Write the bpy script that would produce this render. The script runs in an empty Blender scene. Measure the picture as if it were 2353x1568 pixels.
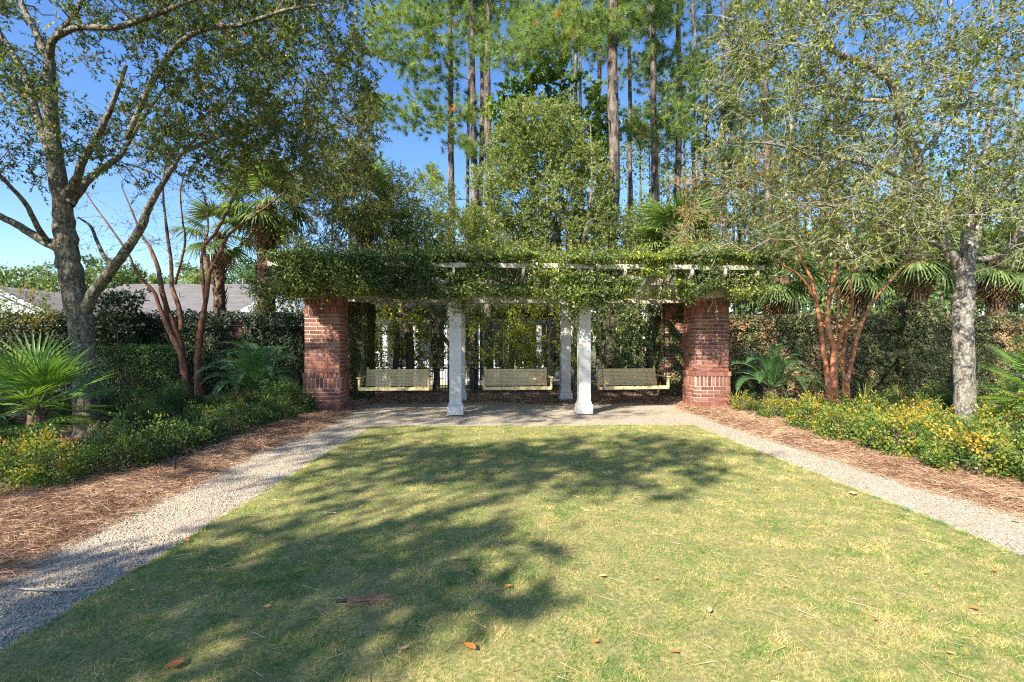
import bpy, bmesh, math, random
import numpy as np
from mathutils import Vector, Matrix

rng = np.random.default_rng(11)
random.seed(11)
S = bpy.context.scene
COL = S.collection

# ------------------------------------------------------------------ camera
EYE = 1.45
cam = bpy.data.cameras.new("camera")
cam.lens = 18.0; cam.sensor_width = 36.0; cam.clip_start = 0.05; cam.clip_end = 3000
camo = bpy.data.objects.new("camera", cam); COL.objects.link(camo)
camo.location = (0, 0, EYE); camo.rotation_euler = (math.radians(90), 0, 0)
S.camera = camo

# ------------------------------------------------------------------ light
SUN_EL = math.radians(37)
SUN_AZ = math.radians(36)            # the sun stands behind the camera, this far to its left
world = bpy.data.worlds.new("World"); S.world = world; world.use_nodes = True
wn = world.node_tree.nodes; wl = world.node_tree.links
bg = wn["Background"]
sky = wn.new("ShaderNodeTexSky"); sky.sky_type = 'NISHITA'; sky.sun_disc = False
sky.sun_elevation = SUN_EL; sky.sun_rotation = math.radians(180) + SUN_AZ
sky.air_density = 1.0; sky.dust_density = 0.4; sky.ozone_density = 3.0
hs = wn.new("ShaderNodeHueSaturation"); hs.inputs['Saturation'].default_value = 1.2; hs.inputs['Hue'].default_value = 0.508
wl.new(sky.outputs[0], hs.inputs['Color']); wl.new(hs.outputs[0], bg.inputs[0])
bg.inputs[1].default_value = 0.115
sun = bpy.data.lights.new("sun", 'SUN'); sun.energy = 5.0; sun.angle = math.radians(0.55); sun.color = (1.0, 0.93, 0.82)
suno = bpy.data.objects.new("sun", sun); COL.objects.link(suno)
sd = Vector((math.sin(SUN_AZ) * math.cos(SUN_EL), math.cos(SUN_AZ) * math.cos(SUN_EL), -math.sin(SUN_EL)))
suno.rotation_euler = sd.to_track_quat('-Z', 'Y').to_euler()
suno.location = (-20, -30, 30)
S.view_settings.view_transform = 'Standard'; S.view_settings.look = 'None'
S.view_settings.gamma = 1.0; S.view_settings.use_curve_mapping = False
S.view_settings.exposure = 1.25
S.render.engine = 'CYCLES'
cy = S.cycles
cy.max_bounces = 7; cy.diffuse_bounces = 4; cy.glossy_bounces = 2; cy.transmission_bounces = 4
cy.transparent_max_bounces = 4; cy.caustics_reflective = False; cy.caustics_refractive = False
cy.use_denoising = False; cy.use_adaptive_sampling = False; cy.sample_clamp_indirect = 4.0; cy.filter_width = 1.15

# ------------------------------------------------------------------ helpers
K = 0.00085
def P(dx, dy, y):                    # a point of the photograph's 2353 x 1568 view at the distance y
    return np.array([(dx - 1176.5) * y * K, y, EYE - (dy - 784) * y * K])
def PL(pts, y, dy=0.0):
    n = len(pts)
    return np.array([P(a, b, y + dy * i / max(1, n - 1)) for i, (a, b) in enumerate(pts)])

def unit(v):
    return v / np.maximum(np.linalg.norm(v, axis=-1, keepdims=True), 1e-9)
def runit(n): return unit(rng.normal(size=(n, 3)))
def U(a, b, n=None): return rng.uniform(a, b, n)

_lat = rng.random((256, 256))
def vnoise(x, y, s=1.0):             # smooth value noise 0..1
    x = np.asarray(x, float) * s + 37.3; y = np.asarray(y, float) * s + 91.7
    xi = np.floor(x).astype(int); yi = np.floor(y).astype(int)
    fx = x - xi; fy = y - yi; fx = fx * fx * (3 - 2 * fx); fy = fy * fy * (3 - 2 * fy)
    g = lambda a, b: _lat[a % 256, b % 256]
    return (g(xi, yi) * (1 - fx) + g(xi + 1, yi) * fx) * (1 - fy) + (g(xi, yi + 1) * (1 - fx) + g(xi + 1, yi + 1) * fx) * fy
def fbm(x, y, s=1.0):
    return (vnoise(x, y, s) * 0.5 + vnoise(x, y, s * 2.1) * 0.3 + vnoise(x, y, s * 4.3) * 0.2)

class MB:
    def __init__(s): s.V = []; s.F = []; s.A = []; s.n = 0
    def add(s, V, F, a=0.5):
        V = np.asarray(V, np.float32).reshape(-1, 3)
        if len(V) == 0: return s
        s.V.append(V); s.F.append(np.asarray(F, np.int64) + s.n)
        a = np.asarray(a, np.float32)
        s.A.append(np.full(len(V), a, np.float32) if a.ndim == 0 else a)
        s.n += len(V); return s
    def box(s, c, d, a=0.5, rot=None, taper=None):
        h = np.array(d) / 2.0
        v = np.array([[x, y, z] for z in (-1, 1) for y in (-1, 1) for x in (-1, 1)], float) * h
        if taper: v[4:, :2] *= taper
        if rot is not None: v = v @ np.array(rot).T
        f = [[0, 2, 3, 1], [4, 5, 7, 6], [0, 1, 5, 4], [2, 6, 7, 3], [0, 4, 6, 2], [1, 3, 7, 5]]
        return s.add(v + np.array(c), f, a)
    def tube(s, pts, R, k=8, a=0.5, wob=0.0, cap=True):
        pts = np.asarray(pts, float); n = len(pts); R = np.broadcast_to(np.asarray(R, float), (n,))
        T = unit(np.gradient(pts, axis=0))
        ref = np.array([0, 1.0, 0]) if abs(T[0][1]) < 0.8 else np.array([1.0, 0, 0])
        X = unit(np.cross(T, ref)); Y = np.cross(T, X)
        th = np.linspace(0, 2 * math.pi, k, endpoint=False)
        rr = R[:, None] * (1 + (wob * rng.normal(size=(n, k)) if wob else 0))
        V = pts[:, None] + rr[..., None] * (np.cos(th)[None, :, None] * X[:, None] + np.sin(th)[None, :, None] * Y[:, None])
        i = np.arange(n - 1)[:, None] * k; j = np.arange(k)[None]; j2 = (j + 1) % k
        F = np.stack([i + j, i + j2, i + k + j2, i + k + j], -1).reshape(-1, 4)
        return s.add(V.reshape(-1, 3), F, a)
    def segs(s, A, B, ra, rb, k=3, a=0.5):
        A = np.asarray(A); B = np.asarray(B); n = len(A)
        if n == 0: return s
        T = unit(B - A); ref = np.where(np.abs(T[:, :1]) < 0.7, np.array([[1.0, 0, 0]]), np.array([[0, 1.0, 0]]))
        X = unit(np.cross(T, ref)); Y = np.cross(T, X)
        th = np.linspace(0, 2 * math.pi, k, endpoint=False)
        off = np.cos(th)[None, :, None] * X[:, None] + np.sin(th)[None, :, None] * Y[:, None]
        ra = np.broadcast_to(ra, (n,))[:, None, None]; rb = np.broadcast_to(rb, (n,))[:, None, None]
        V = np.concatenate([A[:, None] + off * ra, B[:, None] + off * rb], 1).reshape(-1, 3)
        b = (np.arange(n) * 2 * k)[:, None]; j = np.arange(k)[None]; j2 = (j + 1) % k
        F = np.stack([b + j, b + j2, b + k + j2, b + k + j], -1).reshape(-1, 4)
        aa = np.repeat(np.broadcast_to(a, (n,)), 2 * k)
        return s.add(V, F, aa)
    def leaves(s, C, A, N, L, W, a, fold=0.12):
        n = len(C)
        if n == 0: return s
        A = unit(A); Sd = unit(np.cross(A, N)); N2 = np.cross(Sd, A)
        L = np.broadcast_to(L, (n,))[:, None]; W = np.broadcast_to(W, (n,))[:, None]
        l = C + A * L * 0.45 + Sd * W * 0.5 + N2 * W * fold
        r = C + A * L * 0.45 - Sd * W * 0.5 + N2 * W * fold
        t = C + A * L - N2 * L * 0.08
        V = np.stack([C, l, t, r], 1).reshape(-1, 3)
        F = np.arange(4 * n).reshape(n, 4)
        return s.add(V, F, np.repeat(np.broadcast_to(a, (n,)), 4))
    def needles(s, C, A, L, W, a):
        n = len(C)
        if n == 0: return s
        A = unit(A); Sd = unit(np.cross(A, runit(n)))
        L = np.broadcast_to(L, (n,))[:, None]; W = np.broadcast_to(W, (n,))[:, None]
        V = np.stack([C - Sd * W / 2, C + Sd * W / 2, C + A * L], 1).reshape(-1, 3)
        return s.add(V, np.arange(3 * n).reshape(n, 3), np.repeat(np.broadcast_to(a, (n,)), 3))
    def mesh(s, name, mat, smooth=False, off=None):
        V = np.concatenate(s.V) if s.V else np.zeros((0, 3), np.float32)
        if off is not None: V = V - np.asarray(off, np.float32)
        me = bpy.data.meshes.new(name)
        me.vertices.add(len(V)); me.vertices.foreach_set("co", V.astype(np.float32).ravel())
        idx = np.concatenate([f.ravel() for f in s.F]) if s.F else np.zeros(0, int)
        tot = np.concatenate([np.full(len(f), f.shape[1]) for f in s.F]) if s.F else np.zeros(0, int)
        st = np.concatenate([[0], np.cumsum(tot)[:-1]]) if len(tot) else tot
        me.loops.add(len(idx)); me.loops.foreach_set("vertex_index", idx.astype(np.int32))
        me.polygons.add(len(tot)); me.polygons.foreach_set("loop_start", st.astype(np.int32))
        me.polygons.foreach_set("loop_total", tot.astype(np.int32))
        if smooth: me.polygons.foreach_set("use_smooth", np.ones(len(tot), bool))
        at = me.attributes.new("tint", 'FLOAT', 'POINT')
        at.data.foreach_set("value", np.concatenate(s.A).astype(np.float32) if s.A else np.zeros(0, np.float32))
        if mat: me.materials.append(mat)
        me.update(calc_edges=True)
        return me
    def obj(s, name, mat, parent=None, smooth=False, off=None, **kw):
        return link(name, s.mesh(name, mat, smooth, off), parent, **kw)

def link(name, data, parent=None, loc=None, rot=None, label=None, cat=None, group=None, kind=None):
    o = bpy.data.objects.new(name, data); COL.objects.link(o)
    if parent is not None: o.parent = parent
    if loc is not None: o.location = loc
    if rot is not None: o.rotation_euler = rot
    if label: o["label"] = label
    if cat: o["category"] = cat
    if group: o["group"] = group
    if kind: o["kind"] = kind
    return o
def root(name, loc, label, cat, rz=0.0, group=None):
    return link(name, None, None, loc, (0, 0, rz), label, cat, group)
def copy_tree(o, parent=None, loc=None, rz=None, sc=None, label=None):
    c = o.copy(); COL.objects.link(c); c.parent = parent
    for ch in list(o.children): copy_tree(ch, c)
    if loc is not None: c.location = loc
    if rz is not None: c.rotation_euler = (0, 0, rz)
    if sc is not None: c.scale = (sc, sc, sc) if np.isscalar(sc) else sc
    if label: c["label"] = label
    return c
def bevbox(name, c, d, mat, parent, bev=0.006, rot=None, taper=None):
    bm = bmesh.new()
    m = bmesh.ops.create_cube(bm, size=1.0)
    bmesh.ops.scale(bm, vec=d, verts=bm.verts)
    if taper:
        for v in bm.verts:
            if v.co.z > 0: v.co.x *= taper; v.co.y *= taper
    bmesh.ops.bevel(bm, geom=list(bm.edges), offset=bev, segments=1, affect='EDGES')
    me = bpy.data.meshes.new(name); bm.to_mesh(me); bm.free(); me.materials.append(mat)
    return link(name, me, parent, c, rot)

def crom(pts, sub=5):                # smooth a polyline
    p = np.asarray(pts, float); n = len(p)
    q = np.vstack([2 * p[0] - p[1], p, 2 * p[-1] - p[-2]]); out = []
    for i in range(n - 1):
        a, b, c, d = q[i:i + 4]
        for t in np.linspace(0, 1, sub, endpoint=False):
            out.append(0.5 * ((2 * b) + (c - a) * t + (2 * a - 5 * b + 4 * c - d) * t * t + (3 * b - a - 3 * c + d) * t ** 3))
    out.append(p[-1]); return np.array(out)
def rlin(R, n): return np.interp(np.linspace(0, 1, n), np.linspace(0, 1, len(R)), R)

# ------------------------------------------------------------------ materials
def newmat(name):
    m = bpy.data.materials.new(name); m.use_nodes = True
    return m, m.node_tree.nodes, m.node_tree.links, m.node_tree.nodes["Principled BSDF"]
def ramp(nodes, cols, interp='LINEAR'):
    r = nodes.new("ShaderNodeValToRGB"); r.color_ramp.interpolation = interp
    el = r.color_ramp.elements
    while len(el) < len(cols): el.new(0.5)
    for e, (p, c) in zip(el, cols): e.position = p; e.color = (*c, 1)
    return r
LEAFK = 1.5
def foliage(name, cols, tl=0.35, rough=0.5, spec=0.35, tboost=1.3):
    m, n, l, b = newmat(name)
    a = n.new("ShaderNodeAttribute"); a.attribute_name = "tint"
    r = ramp(n, [(p, tuple(min(0.8, x * LEAFK) for x in c)) for p, c in cols]); l.new(a.outputs['Fac'], r.inputs[0])
    l.new(r.outputs[0], b.inputs['Base Color'])
    b.inputs['Roughness'].default_value = rough; b.inputs['Specular IOR Level'].default_value = spec
    t = n.new("ShaderNodeBsdfTranslucent")
    mx = n.new("ShaderNodeMix"); mx.data_type = 'RGBA'; mx.blend_type = 'MULTIPLY'; mx.inputs[0].default_value = 1
    mx.inputs[7].default_value = (1.25 * tboost, 1.35 * tboost, 0.55 * tboost, 1)
    l.new(r.outputs[0], mx.inputs[6]); l.new(mx.outputs[2], t.inputs[0])
    s = n.new("ShaderNodeMixShader"); s.inputs[0].default_value = tl
    l.new(b.outputs[0], s.inputs[1]); l.new(t.outputs[0], s.inputs[2])
    l.new(s.outputs[0], n["Material Output"].inputs[0])
    return m
def rough_mat(name, cols, scale=8, stretch=(1, 1, 1), bump=0.5, bscale=None, rough=0.9, detail=6, dist=0.02, spec=0.2, cols2=None, s2=2.0, f2=(0.5, 0.62), vor=None):
    m, n, l, b = newmat(name)
    tc = n.new("ShaderNodeTexCoord"); mp = n.new("ShaderNodeMapping"); mp.inputs['Scale'].default_value = stretch
    l.new(tc.outputs['Object'], mp.inputs[0])
    no = n.new("ShaderNodeTexNoise"); no.inputs['Scale'].default_value = scale; no.inputs['Detail'].default_value = detail
    no.inputs['Roughness'].default_value = 0.65
    l.new(mp.outputs[0], no.inputs['Vector'])
    r = ramp(n, cols); l.new(no.outputs['Fac'], r.inputs[0]); out = r.outputs[0]
    if cols2:
        n2 = n.new("ShaderNodeTexNoise"); n2.inputs['Scale'].default_value = s2; n2.inputs['Detail'].default_value = 5
        l.new(tc.outputs['Object'], n2.inputs['Vector'])
        r2 = ramp(n, [(f2[0], (0, 0, 0)), (f2[1], (1, 1, 1))]); l.new(n2.outputs['Fac'], r2.inputs[0])
        mx = n.new("ShaderNodeMix"); mx.data_type = 'RGBA'; mx.inputs[7].default_value = (*cols2, 1)
        l.new(r2.outputs[0], mx.inputs[0]); l.new(out, mx.inputs[6]); out = mx.outputs[2]
    l.new(out, b.inputs['Base Color'])
    b.inputs['Roughness'].default_value = rough; b.inputs['Specular IOR Level'].default_value = spec
    bp = n.new("ShaderNodeBump"); bp.inputs['Strength'].default_value = bump; bp.inputs['Distance'].default_value = dist
    hsrc = no.outputs['Fac']
    if vor:
        v = n.new("ShaderNodeTexVoronoi"); v.inputs['Scale'].default_value = vor; l.new(mp.outputs[0], v.inputs['Vector']); hsrc = v.outputs['Distance']
    elif bscale:
        n3 = n.new("ShaderNodeTexNoise"); n3.inputs['Scale'].default_value = bscale; n3.inputs['Detail'].default_value = 8
        l.new(mp.outputs[0], n3.inputs['Vector']); hsrc = n3.outputs['Fac']
    l.new(hsrc, bp.inputs['Height']); l.new(bp.outputs[0], b.inputs['Normal'])
    return m
def flat(name, c, rough=0.6, metal=0.0, spec=0.4):
    m, n, l, b = newmat(name)
    no = n.new("ShaderNodeTexNoise"); no.inputs['Scale'].default_value = 9
    tc = n.new("ShaderNodeTexCoord"); l.new(tc.outputs['Object'], no.inputs['Vector'])
    r = ramp(n, [(0.3, tuple(x * 0.85 for x in c)), (0.7, tuple(min(1, x * 1.1) for x in c))])
    l.new(no.outputs['Fac'], r.inputs[0]); l.new(r.outputs[0], b.inputs['Base Color'])
    b.inputs['Roughness'].default_value = rough; b.inputs['Metallic'].default_value = metal; b.inputs['Specular IOR Level'].default_value = spec
    return m

M = {}
M['oak_leaf'] = foliage('oak_leaf', [(0, (0.025, 0.05, 0.016)), (0.45, (0.065, 0.09, 0.022)), (0.85, (0.13, 0.14, 0.03)), (0.97, (0.22, 0.18, 0.03)), (1, (0.5, 0.16, 0.02))], rough=0.48, spec=0.4)
M['oak_leaf_pale'] = foliage('oak_leaf_pale', [(0, (0.045, 0.07, 0.02)), (0.5, (0.12, 0.145, 0.04)), (0.93, (0.21, 0.215, 0.07)), (1, (0.45, 0.2, 0.03))], rough=0.45, spec=0.45)
M['myrtle_leaf'] = foliage('myrtle_leaf', [(0, (0.07, 0.09, 0.02)), (0.35, (0.15, 0.15, 0.03)), (0.65, (0.28, 0.18, 0.05)), (1, (0.42, 0.14, 0.04))])
M['evergreen'] = foliage('evergreen', [(0, (0.055, 0.085, 0.03)), (0.6, (0.145, 0.18, 0.06)), (1, (0.26, 0.27, 0.09))], rough=0.45, spec=0.45)
M['bright_leaf'] = foliage('bright_leaf', [(0, (0.055, 0.10, 0.02)), (0.6, (0.115, 0.165, 0.03)), (1, (0.22, 0.25, 0.04))], tl=0.4)
M['yellow_leaf'] = foliage('yellow_leaf', [(0, (0.07, 0.11, 0.02)), (0.5, (0.18, 0.21, 0.035)), (1, (0.40, 0.37, 0.06))], tl=0.45)
M['vine_leaf'] = foliage('vine_leaf', [(0, (0.018, 0.035, 0.014)), (0.5, (0.065, 0.10, 0.027)), (0.8, (0.15, 0.18, 0.035)), (1, (0.38, 0.35, 0.04))], rough=0.42, spec=0.5)
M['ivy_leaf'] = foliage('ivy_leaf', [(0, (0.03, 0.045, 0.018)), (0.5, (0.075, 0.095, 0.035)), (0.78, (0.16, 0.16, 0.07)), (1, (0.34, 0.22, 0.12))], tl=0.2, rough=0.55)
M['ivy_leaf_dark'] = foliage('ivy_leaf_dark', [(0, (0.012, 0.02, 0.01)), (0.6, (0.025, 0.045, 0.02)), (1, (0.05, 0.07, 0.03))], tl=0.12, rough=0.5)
M['hedge_leaf'] = foliage('hedge_leaf', [(0, (0.02, 0.045, 0.012)), (0.6, (0.045, 0.09, 0.022)), (1, (0.1, 0.15, 0.03))], tl=0.25)
M['shrub_leaf'] = foliage('shrub_leaf', [(0, (0.04, 0.085, 0.018)), (0.45, (0.12, 0.17, 0.03)), (0.7, (0.24, 0.21, 0.03)), (1, (0.40, 0.22, 0.03))], tl=0.3)
M['shrub_leaf_green'] = foliage('shrub_leaf_green', [(0, (0.025, 0.055, 0.016)), (0.6, (0.065, 0.105, 0.025)), (1, (0.19, 0.19, 0.03))], tl=0.3)
M['needle'] = foliage('pine_needles', [(0, (0.055, 0.10, 0.03)), (0.6, (0.13, 0.18, 0.045)), (0.95, (0.27, 0.29, 0.07)), (1, (0.45, 0.2, 0.04))], tl=0.3, rough=0.4)
M['needle_far'] = foliage('far_pine_needles', [(0, (0.04, 0.075, 0.025)), (0.6, (0.09, 0.13, 0.04)), (1, (0.19, 0.21, 0.06))], tl=0.25)
M['palm'] = foliage('palm_leaf', [(0, (0.05, 0.08, 0.03)), (0.6, (0.12, 0.17, 0.055)), (1, (0.26, 0.29, 0.11))], tl=0.3, rough=0.35, spec=0.6)
M['palm_bright'] = foliage('fan_palm_leaf', [(0, (0.05, 0.11, 0.02)), (0.6, (0.11, 0.19, 0.03)), (1, (0.30, 0.34, 0.05))], tl=0.35, rough=0.35, spec=0.5)
M['palm_dead'] = foliage('dead_palm_leaf', [(0, (0.12, 0.07, 0.035)), (1, (0.32, 0.22, 0.12))], tl=0.15)
M['sago'] = foliage('sago_leaf', [(0, (0.03, 0.075, 0.03)), (0.6, (0.07, 0.15, 0.05)), (1, (0.14, 0.23, 0.08))], tl=0.2, rough=0.28, spec=0.7)
M['grass'] = foliage('grass_blade', [(0, (0.06, 0.14, 0.03)), (0.34, (0.175, 0.235, 0.05)), (0.6, (0.38, 0.31, 0.11)), (1, (0.55, 0.39, 0.21))], tl=0.3, rough=0.6)
M['tuft'] = foliage('tuft_blade', [(0, (0.07, 0.11, 0.03)), (1, (0.35, 0.30, 0.08))], tl=0.3)
M['straw'] = foliage('pine_straw', [(0, (0.085, 0.047, 0.028)), (0.5, (0.25, 0.145, 0.085)), (1, (0.50, 0.34, 0.215))], tl=0.05, rough=0.6)
M['dry_leaf'] = foliage('dry_leaf', [(0, (0.22, 0.09, 0.04)), (0.5, (0.5, 0.17, 0.04)), (1, (0.6, 0.42, 0.22))], tl=0.2)

M['oak_bark'] = rough_mat('oak_bark', [(0.35, (0.045, 0.034, 0.026)), (0.5, (0.12, 0.095, 0.07)), (0.68, (0.24, 0.20, 0.155))], 16, (1, 1, 0.28), 1.0, 22, dist=0.05, cols2=(0.22, 0.24, 0.16), s2=26, f2=(0.5, 0.6))
M['oak_bark_pale'] = rough_mat('pale_oak_bark', [(0.35, (0.07, 0.058, 0.046)), (0.5, (0.19, 0.16, 0.13)), (0.68, (0.32, 0.28, 0.23))], 18, (1, 1, 0.4), 1.0, 26, dist=0.04, cols2=(0.31, 0.31, 0.26), s2=24, f2=(0.5, 0.6))
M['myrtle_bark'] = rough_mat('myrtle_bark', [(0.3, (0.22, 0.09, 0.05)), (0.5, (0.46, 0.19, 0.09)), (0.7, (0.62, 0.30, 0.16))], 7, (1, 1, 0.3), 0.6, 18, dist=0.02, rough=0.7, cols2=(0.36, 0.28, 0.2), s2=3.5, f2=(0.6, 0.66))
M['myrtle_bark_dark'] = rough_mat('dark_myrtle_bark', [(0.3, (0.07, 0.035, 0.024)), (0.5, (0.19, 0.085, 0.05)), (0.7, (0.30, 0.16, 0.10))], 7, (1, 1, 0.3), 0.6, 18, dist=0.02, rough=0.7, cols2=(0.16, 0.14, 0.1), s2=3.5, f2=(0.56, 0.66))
M['pine_bark'] = rough_mat('pine_bark', [(0.38, (0.045, 0.034, 0.028)), (0.5, (0.13, 0.10, 0.08)), (0.66, (0.27, 0.22, 0.185))], 9, (1, 1, 0.25), 1.0, 12, dist=0.06)
M['twig'] = rough_mat('twig_bark', [(0.3, (0.13, 0.10, 0.075)), (0.7, (0.30, 0.25, 0.2))], 20, bump=0.3)
M['twig_pale'] = rough_mat('pale_twig_bark', [(0.3, (0.26, 0.22, 0.17)), (0.7, (0.5, 0.45, 0.37))], 20, bump=0.3)
M['twig_dark'] = rough_mat('dark_twig_bark', [(0.3, (0.05, 0.035, 0.025)), (0.7, (0.13, 0.1, 0.075))], 20, bump=0.3)
M['palm_trunk'] = rough_mat('palm_trunk', [(0.35, (0.05, 0.033, 0.022)), (0.55, (0.20, 0.13, 0.085)), (0.75, (0.36, 0.25, 0.16))], 10, (1, 1, 0.6), 1.0, 14, dist=0.06)

def wood_paint(name, c, stain, s=3.0):
    m, n, l, b = newmat(name)
    tc = n.new("ShaderNodeTexCoord"); no = n.new("ShaderNodeTexNoise"); no.inputs['Scale'].default_value = s; no.inputs['Detail'].default_value = 8; no.inputs['Roughness'].default_value = 0.7
    l.new(tc.outputs['Object'], no.inputs['Vector'])
    r = ramp(n, [(0.32, stain), (0.48, tuple(x * 0.93 for x in c)), (0.7, c)]); l.new(no.outputs['Fac'], r.inputs[0]); l.new(r.outputs[0], b.inputs['Base Color'])
    b.inputs['Roughness'].default_value = 0.65
    n2 = n.new("ShaderNodeTexNoise"); n2.inputs['Scale'].default_value = 60; l.new(tc.outputs['Object'], n2.inputs['Vector'])
    bp = n.new("ShaderNodeBump"); bp.inputs['Strength'].default_value = 0.25; bp.inputs['Distance'].default_value = 0.004
    l.new(n2.outputs['Fac'], bp.inputs['Height']); l.new(bp.outputs[0], b.inputs['Normal'])
    return m
M['paint'] = wood_paint('column_paint', (0.60, 0.59, 0.56), (0.44, 0.42, 0.37))
M['cream'] = wood_paint('pergola_paint', (0.52, 0.47, 0.37), (0.28, 0.23, 0.15))
M['swing'] = wood_paint('swing_wood', (0.76, 0.58, 0.30), (0.40, 0.29, 0.14), 5)
M['house_white'] = wood_paint('house_trim_paint', (0.55, 0.56, 0.57), (0.45, 0.46, 0.47))
M['siding'] = wood_paint('siding_paint', (0.40, 0.43, 0.46), (0.34, 0.37, 0.40))
M['mint'] = wood_paint('mint_siding_paint', (0.50, 0.64, 0.60), (0.46, 0.6, 0.56))
M['glass'] = flat('window_glass', (0.02, 0.025, 0.03), 0.08, 0, 0.8)
M['black_metal'] = flat('black_metal', (0.015, 0.015, 0.016), 0.45)
M['chain'] = flat('chain_metal', (0.30, 0.27, 0.22), 0.5, 0.6)
M['grey_metal'] = flat('grey_cabinet', (0.22, 0.26, 0.30), 0.5)
M['mortar'] = rough_mat('mortar', [(0.3, (0.38, 0.34, 0.28)), (0.7, (0.54, 0.49, 0.41))], 30, bump=0.4, bscale=120, dist=0.003)
M['shingle'] = rough_mat('roof_shingle', [(0.3, (0.105, 0.10, 0.095)), (0.7, (0.18, 0.172, 0.165))], 1.2, (1, 1, 6), 0.6, 14, dist=0.02)

def brick_mat(name='brick'):
    m, n, l, b = newmat(name)
    oi = n.new("ShaderNodeObjectInfo")
    r = ramp(n, [(0, (0.10, 0.042, 0.034)), (0.3, (0.20, 0.072, 0.050)), (0.7, (0.28, 0.105, 0.068)), (1, (0.37, 0.17, 0.11))])
    tc = n.new("ShaderNodeTexCoord"); no = n.new("ShaderNodeTexNoise"); no.inputs['Scale'].default_value = 14; no.inputs['Detail'].default_value = 6
    l.new(tc.outputs['Object'], no.inputs['Vector'])
    ad = n.new("ShaderNodeMath"); ad.operation = 'MULTIPLY_ADD'; ad.inputs[1].default_value = 0.8
    sb = n.new("ShaderNodeMath"); sb.operation = 'MULTIPLY_ADD'; sb.inputs[1].default_value = 0.9; sb.inputs[2].default_value = -0.33
    l.new(no.outputs['Fac'], sb.inputs[0]); l.new(oi.outputs['Random'], ad.inputs[0]); l.new(sb.outputs[0], ad.inputs[2]); l.new(ad.outputs[0], r.inputs[0])
    l.new(r.outputs[0], b.inputs['Base Color']); b.inputs['Roughness'].default_value = 0.85
    n2 = n.new("ShaderNodeTexNoise"); n2.inputs['Scale'].default_value = 90; n2.inputs['Detail'].default_value = 4; l.new(tc.outputs['Object'], n2.inputs['Vector'])
    bp = n.new("ShaderNodeBump"); bp.inputs['Strength'].default_value = 0.5; bp.inputs['Distance'].default_value = 0.004
    l.new(n2.outputs['Fac'], bp.inputs['Height']); l.new(bp.outputs[0], b.inputs['Normal'])
    return m
M['brick'] = brick_mat()
M['wall_brick'] = rough_mat('wall_brick', [(0.3, (0.06, 0.032, 0.025)), (0.7, (0.13, 0.07, 0.05))], 6, bump=0.4, bscale=60, dist=0.004)

def ground_mat(name, cols, sc, bs, dist, patch=None, vor=False):
    return rough_mat(name, cols, sc, bump=0.9, bscale=None if vor else bs, vor=bs if vor else None, dist=dist, detail=9, rough=0.95, cols2=patch, s2=0.9, f2=(0.45, 0.65))
M['ground'] = ground_mat('far_ground', [(0.3, (0.07, 0.075, 0.03)), (0.5, (0.13, 0.12, 0.05)), (0.7, (0.2, 0.15, 0.08))], 0.8, 20, 0.03, (0.12, 0.15, 0.05))
M['lawn'] = rough_mat('lawn_soil', [(0.34, (0.11, 0.14, 0.04)), (0.5, (0.24, 0.23, 0.075)), (0.66, (0.44, 0.34, 0.17))], 45, bump=0.25, bscale=160, dist=0.01, detail=8, rough=0.95, cols2=(0.22, 0.20, 0.08), s2=5, f2=(0.5, 0.7))
M['mulch'] = ground_mat('pine_straw_bed', [(0.3, (0.05, 0.03, 0.018)), (0.5, (0.13, 0.075, 0.045)), (0.7, (0.25, 0.15, 0.095))], 20, 80, 0.03)
M['gravel'] = rough_mat('gravel', [(0.32, (0.24, 0.19, 0.13)), (0.5, (0.40, 0.335, 0.24)), (0.7, (0.58, 0.50, 0.385))], 55, bump=0.8, vor=95, dist=0.006, detail=8, cols2=(0.42, 0.37, 0.28), s2=1.1, f2=(0.45, 0.65))
M['stone'] = foliage('gravel_stone', [(0, (0.12, 0.098, 0.07)), (0.5, (0.31, 0.26, 0.19)), (1, (0.52, 0.45, 0.35))], tl=0.0, rough=0.9, spec=0.15)

# ------------------------------------------------------------------ the ground
def drop(x, y):
    t = np.clip((np.asarray(y) - 14.2) / 4.5, 0, 1); return -0.55 * t * t * (3 - 2 * t)
def gridmesh(name, xs, ys, hf, mat, kind='structure'):
    X, Y = np.meshgrid(xs, ys); Z = hf(X, Y)
    V = np.stack([X, Y, Z], -1).reshape(-1, 3); nx = len(xs)
    i = np.arange(len(ys) - 1)[:, None] * nx + np.arange(nx - 1)[None]
    F = np.stack([i, i + 1, i + nx + 1, i + nx], -1).reshape(-1, 4)
    return MB().add(V, F).obj(name, mat, smooth=True, kind=kind)
ax = np.concatenate([[-900, -400, -150], np.linspace(-60, 60, 121), [150, 400, 900]])
ay = np.concatenate([[-300, -60], np.linspace(-20, 60, 161), [120, 300, 900, 1500]])
gridmesh('ground', ax, ay, lambda x, y: drop(x, y) - 0.035 + 0.0 * x, M['ground'])
gridmesh('gravel_path', np.linspace(-4.2, 5.4, 97), np.linspace(-3, 13.4, 165), lambda x, y: (fbm(x, y, 2) - 0.5) * 0.012, M['gravel'])
def LX(y): return -2.36 + 0.05 * (fbm(y, y * 0 + 3, 1.3) - 0.5)
def RX(y): return 3.43 - 0.062 * (y - 3.4) + 0.07 * (fbm(y, y * 0 + 9, 1.1) - 0.5)
def LY(x): return 8.62 + 0.055 * (x + 2.3) * 0.6 + 0.10 * (fbm(x, x * 0 + 5, 1.2) - 0.5)
def d_lawn(x, y): return np.minimum(np.minimum(x - LX(y), RX(y) - x), LY(x) - y)
gridmesh('lawn', np.linspace(-2.6, 3.9, 150), np.linspace(-3, 8.9, 240), lambda x, y: np.clip(d_lawn(x, y) * 0.5, -0.04, 0.014) + (fbm(x, y, 3) - 0.5) * 0.012, M['lawn'])
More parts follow.
